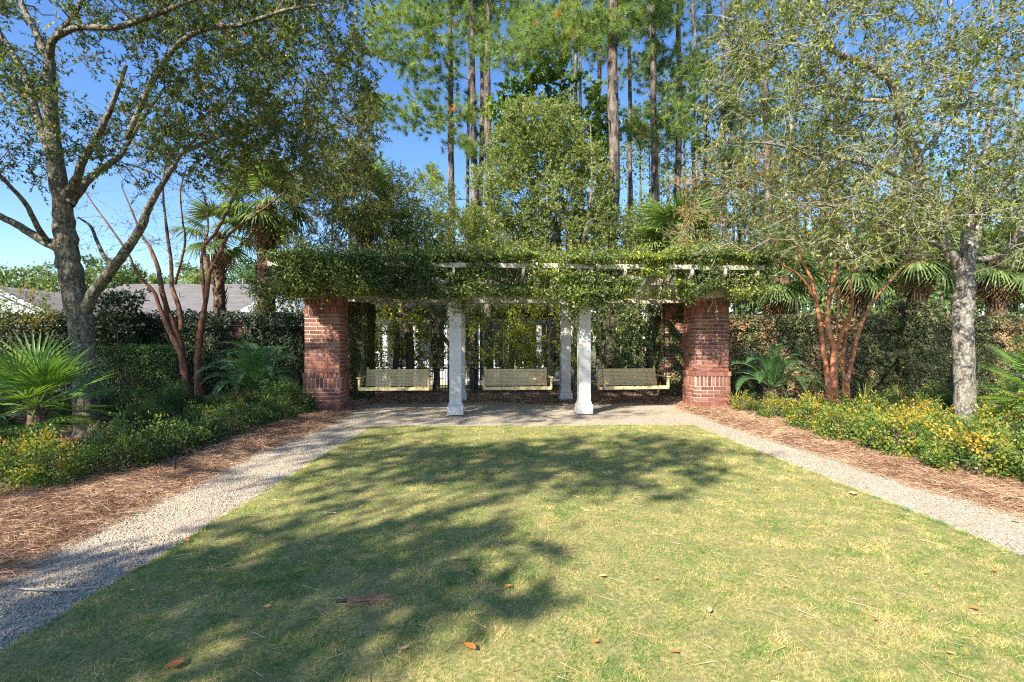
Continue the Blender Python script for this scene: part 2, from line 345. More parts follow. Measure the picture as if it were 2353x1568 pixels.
def XL(y): return -3.28 + np.where(y < 4.5, (4.5 - y) * 0.07, 0) + 0.28 * (fbm(y, y * 0 + 13, 0.9) - 0.5)
def XR(y): return 4.22 - 0.115 * (np.minimum(y, 9.0) - 4.1) + 0.30 * (fbm(y, y * 0 + 17, 0.9) - 0.5)
def YB(x): return 11.95 + 0.5 * (fbm(x, x * 0 + 21, 0.6) - 0.5)
def d_bed(x, y): return np.maximum(np.maximum(XL(y) - x, x - XR(y)), y - YB(x))
def bedh(x, y): return np.clip(d_bed(x, y) * 0.14, -0.03, 0.04) + (fbm(x, y, 2.2) - 0.5) * 0.04 * np.clip(d_bed(x, y) * 3, 0, 1)
gridmesh('pine_straw_bed', np.linspace(-17, 17, 341), np.linspace(0.4, 15.4, 151), lambda x, y: bedh(x, y) + np.where(y > 14.2, drop(x, y), 0), M['mulch'])

# grass: more blades where the camera is near
def samp_y(n, a, b): return a * (b / a) ** rng.random(n)
n = 620000
gy = samp_y(n, 1.7, 8.85); gx = U(-2.55, 3.75, n)
keep = (d_lawn(gx, gy) > -0.03 * rng.random(n)); gx, gy = gx[keep], gy[keep]; n = len(gx)
patch = fbm(gx, gy, 0.9); fine = fbm(gx, gy, 6)
tint = np.clip(0.34 + 0.5 * (patch - 0.5) + 1.1 * (fine - 0.5) + 0.9 * (vnoise(gx, gy, 17) - 0.5) + 0.24 * rng.normal(size=n), 0, 1)
A = unit(np.stack([rng.normal(size=n) * 0.9, rng.normal(size=n) * 0.9, U(0.2, 0.9, n)], -1))
mb = MB(); C = np.stack([gx, gy, np.full(n, 0.006)], -1)
mb.needles(C, A, U(0.014, 0.038, n) * (0.7 + 0.8 * vnoise(gx, gy, 9)), 0.0020 + 0.0006 * gy, tint)
mb.obj('lawn_grass', M['grass'], kind='stuff', label='short green and straw coloured lawn grass between the gravel paths', cat='grass')
# pine straw over the beds
mb = MB()
n = 190000
sy = samp_y(n, 2.2, 13.0); sx = np.where(rng.random(n) < 0.5, XL(sy) + 0.12 - np.abs(rng.normal(size=n)) * 1.6, XR(sy) - 0.12 + np.abs(rng.normal(size=n)) * 1.6)
bk = rng.random(n) < 0.10; sx = np.where(bk, U(-3.6, 4.3, n), sx); sy = np.where(bk, U(11.7, 13.6, n), sy)
th = U(0, 2 * math.pi, n) ; th = np.where(rng.random(n) < 0.7, th, fbm(sx, sy, 1.7) * 9)
A = np.stack([np.cos(th), np.sin(th), rng.normal(size=n) * 0.22], -1)
mb.needles(np.stack([sx, sy, bedh(sx, sy) + U(0.004, 0.04, n)], -1), A, U(0.06, 0.17, n), 0.0016 + 0.0004 * sy, np.clip(0.5 + 0.26 * rng.normal(size=n) + 0.6 * (fbm(sx, sy, 1.1) - 0.5), 0, 1))
mb.obj('pine_straw', M['straw'], kind='stuff', label='loose brown pine straw scattered over the planting beds', cat='pine straw')
# stones
n = 42000
sy = samp_y(n, 2.2, 11.5); sx = np.where(rng.random(n) < 0.55, U(-3.6, -2.3, n), U(3.0, 4.4, n)); far = sy > 8.5; sx = np.where(far, U(-3.4, 3.9, n), sx)
k = (d_bed(sx, sy) < 0.10) & (d_lawn(sx, sy) < 0.0); sx, sy = sx[k], sy[k]; n = len(sx)
o8 = np.array([[1, 0, 0], [0, 1, 0], [-1, 0, 0], [0, -1, 0], [0, 0, 1], [0, 0, -1]], float)
f8 = np.array([[0, 1, 4], [1, 2, 4], [2, 3, 4], [3, 0, 4], [1, 0, 5], [2, 1, 5], [3, 2, 5], [0, 3, 5]])
sz = U(0.0035, 0.0085, n)[:, None, None] * U(0.6, 1.3, (n, 6, 1)); V = o8[None] * sz * np.array([1, 1, 0.7])
c, s_ = np.cos(U(0, 6.3, n)), np.sin(U(0, 6.3, n))
V = V + np.stack([sx, sy, U(0.0, 0.006, n)], -1)[:, None]
MB().add(V.reshape(-1, 3), (f8[None] + np.arange(n)[:, None, None] * 6).reshape(-1, 3), np.repeat(rng.random(n), 6)).obj('gravel_stones', M['stone'], kind='stuff', label='small loose grey and tan gravel stones on the path', cat='gravel')

# ------------------------------------------------------------------ pergola
PX, PY, PR = 0.17, 10.0, math.radians(3.4)
def pw(x, y, z=0.0):
    return np.array([PX + x * math.cos(PR) - y * math.sin(PR), PY + x * math.sin(PR) + y * math.cos(PR), z])
pg = root('pergola', (PX, PY, 0), 'cream painted timber pergola with four square columns under a tangle of vine', 'pergola', PR)
for (cx, cyy) in ((-1.27, 0.0), (1.27, 0.0), (-1.27, 2.25), (1.27, 2.25)):
    c = bevbox('column', (cx, cyy + 0.115, 1.28), (0.232, 0.232, 2.16), M['paint'], pg, 0.005)
    b = bevbox('column_base', (0, 0, -1.17), (0.31, 0.31, 0.19), M['paint'], c, 0.006)
    bevbox('base_moulding', (0, 0, -1.05), (0.27, 0.27, 0.05), M['paint'], c, 0.012)
for yy in (0.115, 2.365):
    for s in (-0.085, 0.085):
        bevbox('beam', (0, yy + s, 2.462), (9.0, 0.05, 0.205), M['cream'], pg, 0.004)
bevbox('swing_beam', (0, 1.22, 2.455), (8.4, 0.10, 0.19), M['cream'], pg, 0.004)
for i in range(15):                      # rafters run front to back, their tails cut on a slant
    x = -4.45 + i * 8.9 / 14
    y0, y1, h0, h1 = -0.62, 3.1, 2.57, 2.79
    pts = [(y0, h1), (y0, h1 - 0.09), (y0 + 0.24, h0), (y1 - 0.24, h0), (y1, h1 - 0.09), (y1, h1)]
    w = 0.022; V = [(x - w, a, b) for a, b in pts] + [(x + w, a, b) for a, b in pts]
    mb = MB(); mb.add(V, [[0, 1, 2, 3]]); mb.F[-1] = np.array([[0, 1, 2, 3]]); m6 = len(pts)
    mb = MB(); mb.add(V, np.array([[5, 4, 3, 2], [8, 9, 10, 11]])); mb.add(V, np.array([[5, 2, 1, 0], [6, 7, 8, 11]]))
    mb.add(V, np.array([[j, (j + 1) % 6, (j + 1) % 6 + 6, j + 6] for j in range(6)]))
    mb.obj('rafter', M['cream'], pg)
for j in range(9):
    y = -0.58 + j * 0.45
    bevbox('purlin', (0, y, 2.835), (9.15, 0.05, 0.088), M['cream'], pg, 0.004)
for x in (-4.18, 4.18):
    for yy in (0.6, 2.35):
        bevbox('pier_cap', (x * 0.955, yy + 0.1, 2.385), (0.86, 0.86, 0.05), M['cream'], pg, 0.006)

# brick piers, brick by brick
BH, JT = 0.0655, 0.013
def brick_mesh(name, d):
    bm = bmesh.new(); bmesh.ops.create_cube(bm, size=1.0); bmesh.ops.scale(bm, vec=d, verts=bm.verts)
    bmesh.ops.bevel(bm, geom=list(bm.edges), offset=0.004, segments=1, affect='EDGES')
    me = bpy.data.meshes.new(name); bm.to_mesh(me); bm.free(); me.materials.append(M['brick']); return me
W = 0.70
me_full = brick_mesh('brick', (W / 3 - JT, 0.1, BH)); me_side = brick_mesh('brick', ((W - 0.2) / 2 - JT, 0.1, BH))
me_sold = brick_mesh('brick', (W / 9 - .009, 0.09, 0.20)); me_row = brick_mesh('brick', (W / 9 - .009, 0.09, 0.095))
me_full2 = brick_mesh('brick', ((W + 0.05) / 3 - JT, 0.1, BH)); me_side2 = brick_mesh('brick', ((W - 0.15) / 2 - JT, 0.1, BH))
me_sold2 = brick_mesh('brick', ((W + 0.05) / 9 - .009, 0.09, 0.17))
def ring(parent, z, full, side, odd, w):
    h = w / 2 - 0.05
    for q in range(4):
        r = q * math.pi / 2; c, s = math.cos(r), math.sin(r)
        isf = (q % 2 == 0) != odd
        n_, L = (3, w / 3) if isf else (2, (w - 0.2) / 2)
        for i in range(n_):
            x = (i - (n_ - 1) / 2) * L; y = -h + random.uniform(-0.002, 0.002)
            link('brick', full if isf else side, parent, (x * c - y * s, x * s + y * c, z), (random.uniform(-.006, .006), 0, r))
def soldiers(parent, z, me, w, n_=9, out=0.0):
    h = w / 2 - 0.045 + out
    for q in range(4):
        r = q * math.pi / 2; c, s = math.cos(r), math.sin(r)
        rng_ = range(n_) if q % 2 == 0 else range(1, n_ - 1)
        for i in rng_:
            x = (i - (n_ - 1) / 2) * w / n_; y = -h
            link('brick', me, parent, (x * c - y * s, x * s + y * c, z), (0, 0, r))
def pier(x, y, label):
    p = pw(x, y); r = root('brick_pillar', tuple(p), label, 'brick pillar', PR, 'brick pillars at the ends of the pergola')
    w2 = W + 0.05
    mb = MB(); mb.box((0, 0, 0.39), (w2 - 0.014, w2 - 0.014, 0.78)); mb.box((0, 0, 1.58), (W - 0.014, W - 0.014, 1.56)); mb.obj('mortar_core', M['mortar'], r)
    z = 0.0
    soldiers(r, z + 0.085, me_sold2, w2); z += 0.18
    for i in range(4): ring(r, z + BH / 2 + 0.003, me_full2, me_side2, i % 2 == 1, w2); z += BH + JT
    soldiers(r, z + 0.098, me_sold, w2 - 0.003); z += 0.208
    soldiers(r, z + 0.05, me_row, w2 + 0.03); z += 0.107
    k = 0
    while z + BH < 2.05: ring(r, z + BH / 2, me_full, me_side, k % 2 == 0, W); z += BH + JT; k += 1
    soldiers(r, z + 0.10, me_sold, W); z += 0.21
    soldiers(r, z + 0.05, me_row, W + 0.04); z += 0.104
    return r
pier(-3.99, 0.95, 'red brick pillar at the shaded end of the pergola beside the boxwood')
pier(4.13, 0.95, 'red brick pillar lit by the sun beside the sago palm')
pier(-3.86, 2.75, 'rear brick pillar buried in ivy behind the shaded front pillar')
pier(4.14, 2.85, 'rear brick pillar covered in creeper behind the sunlit front pillar')

# ------------------------------------------------------------------ porch swings
def chain(parent, a, b):
    a, b = np.array(a, float), np.array(b, float); L = np.linalg.norm(b - a); n = int(L / 0.036)
    mb = MB(); T = (b - a) / L; X = unit(np.cross(T, [0, 1.0, 0.1])); Y = np.cross(T, X)
    for i in range(n):
        c = a + T * (i + 0.5) * L / n; D = X if i % 2 else Y
        q = [c + T * 0.022 * u + D * 0.011 * v for u, v in ((-1, -.4), (-.6, -1), (.6, -1), (1, -.4), (1, .4), (.6, 1), (-.6, 1), (-1, .4))]
        q = np.array(q); mb.segs(q, np.roll(q, -1, 0), 0.0038, 0.0038, 3)
    return mb.obj('chain', M['chain'], parent)
def make_swing(label):
    r = root('porch_swing', (0, 0, 0), label, 'porch swing', 0, 'slatted porch swings hanging in the pergola')
    w = 1.42; sh = 0.41
    for i in range(9):
        y = -0.24 + i * 0.058; z = sh + 0.05 - 0.10 * (i / 8) ** 1 * 0.5
        bevbox('seat_slat', (0, y, z), (w, 0.040, 0.018), M['swing'], r, 0.003)
    for i in range(12):
        t = i / 11; y = 0.25 + 0.11 * t; z = sh + 0.06 + 0.335 * t
        bevbox('back_slat', (0, y, z), (w - 0.02 if i < 11 else w, 0.018, 0.0275 if i < 11 else 0.034), M['swing'], r, 0.003, rot=(-0.28, 0, 0))
    for x in (-w / 2 + 0.03, 0, w / 2 - 0.03):
        bevbox('back_brace', (x, 0.325, sh + 0.23), (0.045, 0.022, 0.46), M['swing'], r, 0.003, rot=(-0.28, 0, 0))
        bevbox('seat_rail', (x, 0.0, sh + 0.0), (0.04, 0.54, 0.06), M['swing'], r, 0.003, rot=(-0.09, 0, 0))
    bevbox('front_rail', (0, -0.275, sh + 0.035), (w + 0.03, 0.024, 0.07), M['swing'], r, 0.003)
    for s in (-1, 1):
        x = s * (w / 2 + 0.012)
        bevbox('armrest', (x, -0.02, sh + 0.265), (0.085, 0.58, 0.022), M['swing'], r, 0.004)
        bevbox('arm_post', (x, -0.25, sh + 0.14), (0.04, 0.06, 0.24), M['swing'], r, 0.003)
        top = (x, 0.05, 1.35)
        chain(r, (x, -0.22, sh + 0.0), top); chain(r, (x, 0.30, sh + 0.04), top); chain(r, top, (x, 0.05, 2.36))
    return r
sw = make_swing('porch swing hanging nearest the shaded brick pillar')
p = pw(-2.60, 1.17); sw.location = p; sw.rotation_euler = (0, 0, PR)
sw2 = copy_tree(sw, None, pw(0.0, 1.17), PR + 0.01, label='middle porch swing between the white columns')
sw3 = copy_tree(sw, None, pw(2.56, 1.17), PR + 0.10, label='porch swing hanging nearest the sunlit brick pillar, turned slightly')

# ------------------------------------------------------------------ generic growth
def grow(mb, limbs, clumps, r_tip=0.004, pen=0.7, k=5, sag=0.06, jit=0.06, rmax=0.4):
    """joins every clump centre to the nearest limb or earlier branch; returns the branch ends and their directions"""
    N = np.concatenate([l[0] for l in limbs]); R = np.concatenate([l[1] for l in limbs])
    clumps = np.asarray(clumps)
    d0 = np.array([np.min(np.linalg.norm(N - c, axis=1)) for c in clumps])
    ends, dirs, paths = [], [], []
    for c in clumps[np.argsort(d0)]:
        v = c - N; d = np.linalg.norm(v, axis=1)
        cost = d + pen * np.maximum(0, -v[:, 2]) * 1.2 + 0.25 * np.maximum(0, 0.01 - R) * 60
        i = int(np.argmin(cost)); a = N[i]; L = d[i]
        if L < 0.05: continue
        t = np.linspace(0, 1, k + 1)[:, None]
        up = np.array([0, 0, 1.0]) * L * 0.12
        pts = a * (1 - t) + c * t + up * np.sin(t * math.pi) + rng.normal(size=(k + 1, 3)) * L * jit * np.sin(t * math.pi)
        r0 = min(R[i] * 0.62, r_tip + 0.011 * L ** 1.2, rmax)
        rr = np.linspace(r0, r_tip, k + 1)
        mb.tube(pts, rr, 5 if r0 > 0.012 else 4)
        N = np.vstack([N, pts[1:]]); R = np.concatenate([R, rr[1:]])
        ends.append(c); dirs.append(pts[-1] - pts[-3]); paths.append(pts)
    return np.array(ends), unit(np.array(dirs)), paths

def twiggy(mbt, mbl, ends, dirs, nt, tl, nl, L, W, tint, spread=0.9, droop=0.0, tr=0.0022, up=0.2, clump_tint=0.15, subtw=True, bare=0.0):
    """twigs at each branch end with leaves set along them"""
    m = len(ends); e = np.repeat(ends, nt, 0); d = np.repeat(dirs, nt, 0); n_ = len(e)
    ct = np.repeat(rng.normal(size=m) * clump_tint, nt)
    D = unit(d * 0.5 + rng.normal(size=(n_, 3)) * spread + np.array([0, 0, up - droop]))
    TL = tl * U(0.5, 1.3, n_)[:, None]
    A = e + rng.normal(size=(n_, 3)) * tl * 0.12; mid = A + D * TL * 0.55; D2 = unit(D + rng.normal(size=(n_, 3)) * 0.35 + np.array([0, 0, -droop * 0.5])); B = mid + D2 * TL * 0.5
    if mbt is not None:
        mbt.segs(A, mid, tr * 1.4, tr, 3); mbt.segs(mid, B, tr, tr * 0.5, 3)
    k = nl; t = rng.random((n_, k)) ** 0.8
    live = rng.random(n_) >= bare
    A, mid, B, ct, D, D2, t = A[live], mid[live], B[live], ct[live], D[live], D2[live], t[live]; n_ = len(A)
    pos = np.where((t < 0.5)[..., None], A[:, None] + (mid - A)[:, None] * (t * 2)[..., None], mid[:, None] + (B - mid)[:, None] * (t * 2 - 1)[..., None])
    ax_ = unit(D2[:, None] * 0.6 + rng.normal(size=(n_, k, 3)) * 0.75 + np.array([0, 0, -droop]))
    nr = unit(rng.normal(size=(n_, k, 3)) * 0.6 + np.array([0, 0, 1.0]))
    q = pos.reshape(-1, 3); z = len(q)
    t0_ = tint(z); tt = np.where(t0_ >= 0.999, 1.0, np.clip(t0_ + np.repeat(ct, k), 0, 0.93))
    mbl.leaves(q, ax_.reshape(-1, 3), nr.reshape(-1, 3), L * U(0.6, 1.25, z), W * U(0.7, 1.2, z), tt)
def T(mu, sd, p_odd=0.0):
    def f(n):
        t = np.clip(mu + sd * rng.normal(size=n), 0, 0.93)
        if p_odd: t = np.where(rng.random(n) < p_odd, 1.0, t)
        return t
    return f
def ell(n, c, r, shell=0.35, zmin=None, zmax=None, flt=None):
    out = []
    while len(out) < n:
        v = runit(1)[0] * (shell + (1 - shell) * rng.random() ** 0.6); p = np.array(c) + v * np.array(r)
        if zmin is not None and p[2] < zmin: continue
        if flt is not None and not flt(p): continue
        out.append(p)
    return np.array(out)
def limb(mb, pts, R, k=10, wob=0.03, sub=5, a=0.5):
    q = crom(pts, sub); r = rlin(R, len(q)) * (q[:, 1] / np.hypot(q[:, 0], q[:, 1]))
    q = q + rng.normal(size=q.shape) * 0.06 * r[:, None]; mb.tube(q, r, k, wob=wob, a=a); return (q, r)

# ------------------------------------------------------------------ the big oak on the shaded side
z0 = 7.7
base = P(203, 0, z0); base[2] = 0
mt, mbx, ml = MB(), MB(), MB()
trunk = PL([(208, 1020), (203, 960), (195, 860), (186, 760), (175, 690), (160, 620), (150, 550), (143, 480), (133, 400), (120, 300), (115, 200), (112, 130)], z0)
trunk[0, 2] = -0.02
LB = [limb(mt, trunk, [0.29, 0.225, 0.205, 0.205, 0.205, 0.205, 0.195, 0.165, 0.15, 0.125, 0.11, 0.09], 16)]
def lb(pts, R, dz=0.0, y=z0): LB.append(limb(mt, PL(pts, y, dz), [q * .88 for q in R]))
lb([(190, 730), (215, 672), (240, 640), (275, 595), (320, 530), (345, 470), (385, 405), (425, 345), (480, 290)], [0.13, 0.12, 0.11, 0.095, 0.08, 0.065, 0.045, 0.03, 0.018], -0.7)
lb([(262, 612), (240, 590), (222, 552), (208, 520), (180, 500)], [0.06, 0.045, 0.035, 0.03, 0.02], 0.5)
lb([(158, 470), (188, 431), (225, 394), (274, 360), (293, 330), (330, 270), (380, 200)], [0.12, 0.09, 0.075, 0.06, 0.05, 0.04, 0.025], 0.9)
lb([(152, 450), (175, 415), (188, 375), (210, 337), (232, 300), (262, 230), (290, 150)], [0.12, 0.09, 0.08, 0.07, 0.06, 0.045, 0.03], -0.8)
lb([(145, 570), (100, 553), (60, 530), (0, 497), (-70, 470), (-150, 400)], [0.14, 0.11, 0.09, 0.08, 0.06, 0.03], 0.4)
lb([(112, 560), (85, 520), (60, 470), (20, 425), (-20, 380)], [0.07, 0.06, 0.05, 0.04, 0.03], -0.9)
lb([(135, 400), (95, 300), (60, 180), (22, 112), (-20, 40), (-60, -60)], [0.1, 0.08, 0.07, 0.06, 0.05, 0.03], 0.6)
lb([(112, 140), (124, 90), (180, 64), (262, 64), (340, 40), (420, 10), (520, -30)], [0.09, 0.07, 0.06, 0.055, 0.045, 0.035, 0.02], -1.2)
lb([(112, 140), (80, 70), (50, 10), (30, -70), (10, -200)], [0.09, 0.07, 0.06, 0.05, 0.03], 0.3)
lb([(124, 90), (165, 40), (200, -20), (240, -100), (260, -220)], [0.07, 0.06, 0.05, 0.04, 0.02], 0.8)
lb([(290, 320), (352, 124 + 60), (405, 107), (470, 67), (560, 56), (650, 25), (740, 10)], [0.05, 0.05, 0.045, 0.04, 0.034, 0.026, 0.015], -1.0, 7.2)
lb([(420, 350), (480, 325), (560, 290), (640, 285), (720, 300), (790, 340)], [0.05, 0.045, 0.04, 0.03, 0.022, 0.012], 0.5, 7.6)
def crownpix(n, xr, yr, zr, flt=None):
    out = []
    while len(out) < n:
        a, b, c = U(*xr), U(*yr), U(*zr)
        if flt is None or flt(a, b): out.append(P(a, b, c))
    return np.array(out)
def gapL(a, b):
    if 150 < a < 250 and 120 < b < 270: return rng.random() < 0.25
    if b > 420 - 0.15 * a and a < 330: return rng.random() < 0.12
    if b > 330 + 0.2 * (a - 330) and a > 330: return rng.random() < 0.2
    return True
cl = np.vstack([crownpix(300, (-200, 850), (-330, 470), (6.2, 10.2), gapL), crownpix(80, (350, 850), (-60, 400), (6.0, 8.6)), ell(60, (-7.4, 7.6, 7.6), (3.2, 2.6, 2.0))])
cl = cl[cl[:, 2] > 3.0]
e, d, _ = grow(mbx, LB, cl)
twiggy(mbx, ml, e, d, 12, 0.40, 24, 0.062, 0.025, T(0.42, 0.2, 0.005), up=0.25)
oakL = root('oak_tree', tuple(base), 'large oak with dark furrowed trunk forking low beside the fan palm', 'tree')
mt.obj('trunk', M['oak_bark'], oakL, True, base); mbx.obj('branches', M['twig'], oakL, False, base); ml.obj('crown', M['oak_leaf'], oakL, False, base)

# ------------------------------------------------------------------ the pale oak on the sunny side
z0 = 8.3
base = P(2222, 0, z0); base[2] = 0
mt, mbx, ml = MB(), MB(), MB(); LB = []
trunk = PL([(2224, 1010), (2220, 960), (2216, 850), (2213, 760), (2213, 700), (2218, 640), (2223, 585), (2224, 544)], z0); trunk[0, 2] = -0.02
LB.append(limb(mt, trunk, [0.23, 0.20, 0.19, 0.19, 0.195, 0.17, 0.14, 0.12], 16))
lb([(2222, 560), (2230, 499), (2264, 465), (2309, 424), (2352, 386), (2420, 320), (2480, 220)], [0.12, 0.11, 0.09, 0.075, 0.06, 0.04, 0.02], 0.3, z0)
lb([(2224, 600), (2243, 540), (2250, 470), (2262, 400), (2270, 300), (2290, 180), (2300, 60), (2310, -80)], [0.13, 0.12, 0.10, 0.09, 0.075, 0.06, 0.05, 0.03], 1.3, z0)
lb([(2213, 690), (2205, 620), (2180, 580), (2160, 530), (2130, 470), (2107, 356), (2073, 281), (2054, 206), (2017, 165), (1960, 139), (1904, 109), (1878, 68), (1860, 0)], [0.15, 0.13, 0.115, 0.10, 0.09, 0.085, 0.08, 0.075, 0.07, 0.06, 0.05, 0.04, 0.025], -1.2, z0)
lb([(2185, 590), (2150, 560), (2090, 545), (2020, 510), (1950, 480), (1880, 470)], [0.07, 0.055, 0.045, 0.035, 0.025, 0.012], -1.2, z0)
lb([(2238, 600), (2280, 592), (2310, 585), (2340, 540), (2380, 500), (2450, 450)], [0.09, 0.075, 0.07, 0.065, 0.05, 0.03], -0.6, z0)
lb([(2107, 360), (2160, 300), (2170, 200), (2180, 80), (2190, -60)], [0.06, 0.05, 0.04, 0.03, 0.02], 0.8, 7.9)
lb([(2120, 470), (2050, 400), (1960, 370), (1860, 350), (1760, 330), (1660, 330)], [0.06, 0.045, 0.035, 0.028, 0.02, 0.01], -1.0, 8.0)
lb([(2060, 230), (1980, 230), (1880, 210), (1780, 150), (1700, 120)], [0.05, 0.04, 0.03, 0.02, 0.01], 0.8, 7.5)
def gapR(a, b):
    if a < 1860 and b > 300: return rng.random() < 0.3
    if a < 2120 and b > 430: return rng.random() < 0.4
    if a < 1660: return rng.random() < 0.4
    if b > 560 and a > 2050: return rng.random() < 0.3
    if 2080 < a < 2220 and 40 < b < 330: return rng.random() < 0.4
    if a < 1800 and b > 540: return rng.random() < 0.5
    return True
cl = np.vstack([crownpix(340, (1610, 2500), (-330, 600), (6.4, 10.4), gapR), crownpix(90, (1640, 2250), (-80, 560), (6.2, 8.0)), ell(50, (8.2, 8.2, 7.6), (3.0, 2.6, 2.0))])
e, d, _ = grow(mbx, LB, cl)
twiggy(mbx, ml, e, d, 11, 0.42, 19, 0.064, 0.026, T(0.5, 0.22, 0.003), up=0.1, tr=0.0028, bare=0.15)
oakR = root('oak_tree', tuple(base), 'pale barked oak with slender upright trunk above the yellow shrubs', 'tree')
mt.obj('trunk', M['oak_bark_pale'], oakR, True, base); mbx.obj('branches', M['twig_pale'], oakR, False, base); ml.obj('crown', M['oak_leaf_pale'], oakR, False, base)

# ------------------------------------------------------------------ oaks beyond the frame whose shade lies on the lawn
for (x, y, rz, s, lab) in SHADERS if 'SHADERS' in globals() else [
        (-9.3, 2.0, 2.0, .92, 'oak standing beside the camera whose shade falls on the gravel path and bed'),
        (-15.0, 3.0, 0.7, 1.1, 'oak standing outside the view whose shade darkens the ivy wall'),
        ]:
    copy_tree(oakL, None, (x, y, 0), rz, s, lab)

# ------------------------------------------------------------------ crape myrtles
def myrtle(basepx, z0, stems, bark, leaf, clumps, label, nt, nl, tw, tint, barec=None):
    base = P(basepx, 0, z0); base[2] = 0
    mt, mbx, ml = MB(), MB(), MB(); LBS = []
    r = root('crape_myrtle', tuple(base), label, 'tree')
    for pts, R, dz in stems:
        q = PL(pts, z0, dz)
        if pts[0][1] > 860: q = np.vstack([[q[0, 0] + 0.02, q[0, 1], 0.0], q])
        m = MB(); LBS.append(limb(m, q, R, 9, 0.04)); m.obj('trunk', bark, r, True, base)
    e, d, _ = grow(mbx, LBS, clumps, r_tip=0.003)
    twiggy(mbx, ml, e, d, nt, 0.34, nl, 0.045, 0.024, tint, up=0.4, tr=0.0025)
    if barec is not None:
        e, d, _ = grow(mbx, LBS, barec, r_tip=0.003); twiggy(mbx, ml, e, d, 5, 0.5, 2, 0.045, 0.024, tint, up=0.5, tr=0.0022)
    mbx.obj('branches', tw, r, False, base); ml.obj('crown', leaf, r, False, base)
    return r
stemsR = [
    ([(1902, 879), (1892, 810), (1884, 735), (1875, 690), (1863, 639), (1839, 594), (1827, 549), (1800, 490)], [0.07, 0.068, 0.06, 0.055, 0.05, 0.04, 0.03, 0.02, 0.012], 0.2),
    ([(1872, 684), (1839, 636), (1797, 609), (1740, 580)], [0.035, 0.03, 0.022, 0.012], -0.5),
    ([(1916, 879), (1917, 804), (1908, 774), (1901, 732), (1908, 675), (1919, 615), (1920, 540), (1915, 470), (1900, 390)], [0.10, 0.095, 0.085, 0.07, 0.065, 0.055, 0.045, 0.035, 0.025, 0.015], -0.1),
    ([(1947, 876), (1959, 825), (1968, 780), (1986, 729), (2016, 681), (2052, 639), (2082, 609), (2127, 597)], [0.075, 0.065, 0.055, 0.05, 0.045, 0.035, 0.028, 0.022, 0.012], 0.4),
    ([(1938, 867), (1937, 810), (1947, 750), (1959, 696), (1953, 645), (1961, 624), (1995, 591), (2031, 552), (2060, 500)], [0.05, 0.045, 0.045, 0.045, 0.04, 0.035, 0.03, 0.025, 0.018, 0.01], 0.6),
    ([(1922, 801), (1938, 756), (1953, 720), (1958, 690)], [0.05, 0.045, 0.04, 0.035], -0.4),
    ([(1922, 770), (1927, 680), (1930, 600), (1940, 520)], [0.025, 0.022, 0.018, 0.01], 0.5),
    ([(1910, 660), (1890, 610), (1880, 540), (1850, 470)], [0.035, 0.03, 0.025, 0.012], 0.5)]
cR = np.array([p for p in crownpix(230, (1560, 2150), (330, 600), (9.6, 12.0), lambda a, b: b > 330 + 0.0008 * (a - 1860) ** 2 and rng.random() < 1.0)])
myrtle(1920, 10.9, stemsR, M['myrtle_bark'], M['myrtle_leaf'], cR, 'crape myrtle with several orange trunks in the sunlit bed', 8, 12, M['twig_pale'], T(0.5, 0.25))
stemsL = [
    ([(428, 876), (414, 810), (387, 756), (366, 705), (354, 672), (315, 627), (294, 582), (255, 525), (215, 470), (190, 430)], [0.10, 0.09, 0.08, 0.065, 0.05, 0.045, 0.035, 0.03, 0.025, 0.018, 0.01], -0.3),
    ([(424, 860), (411, 780), (387, 720), (372, 666), (363, 615), (345, 570), (327, 543), (305, 490), (280, 430)], [0.085, 0.08, 0.07, 0.065, 0.055, 0.045, 0.035, 0.025, 0.015], 0.2),
    ([(417, 759), (411, 705), (396, 660), (393, 600), (381, 510), (375, 440), (380, 370)], [0.065, 0.06, 0.055, 0.045, 0.035, 0.025, 0.015], 0.4),
    ([(402, 654), (417, 600), (426, 549), (420, 510), (415, 440), (430, 380)], [0.035, 0.03, 0.025, 0.022, 0.018, 0.01], -0.4),
    ([(456, 879), (456, 810), (462, 750), (471, 702), (480, 630), (468, 570), (492, 540), (510, 510), (530, 470), (560, 400)], [0.10, 0.095, 0.085, 0.07, 0.06, 0.05, 0.045, 0.04, 0.035, 0.025, 0.015], 0.1),
    ([(483, 624), (507, 579), (525, 540), (564, 510), (620, 470), (680, 420)], [0.055, 0.05, 0.04, 0.03, 0.02, 0.01], -0.5),
    ([(472, 690), (466, 640), (464, 590), (478, 520), (470, 450)], [0.05, 0.045, 0.038, 0.03, 0.015], 0.4)]
cL = np.vstack([crownpix(150, (480, 860), (150, 470), (10.2, 12.6), lambda a, b: b < 520 - 0.2 * abs(a - 650)), crownpix(22, (180, 460), (300, 430), (10.4, 12.0))])
myrtle(440, 11.3, stemsL, M['myrtle_bark_dark'], M['myrtle_leaf'], cL, 'crape myrtle with twin reddish trunks in front of the shaded wall', 8, 10, M['twig'], T(0.3, 0.28), barec=crownpix(70, (170, 520), (380, 600), (10.6, 12.0)))

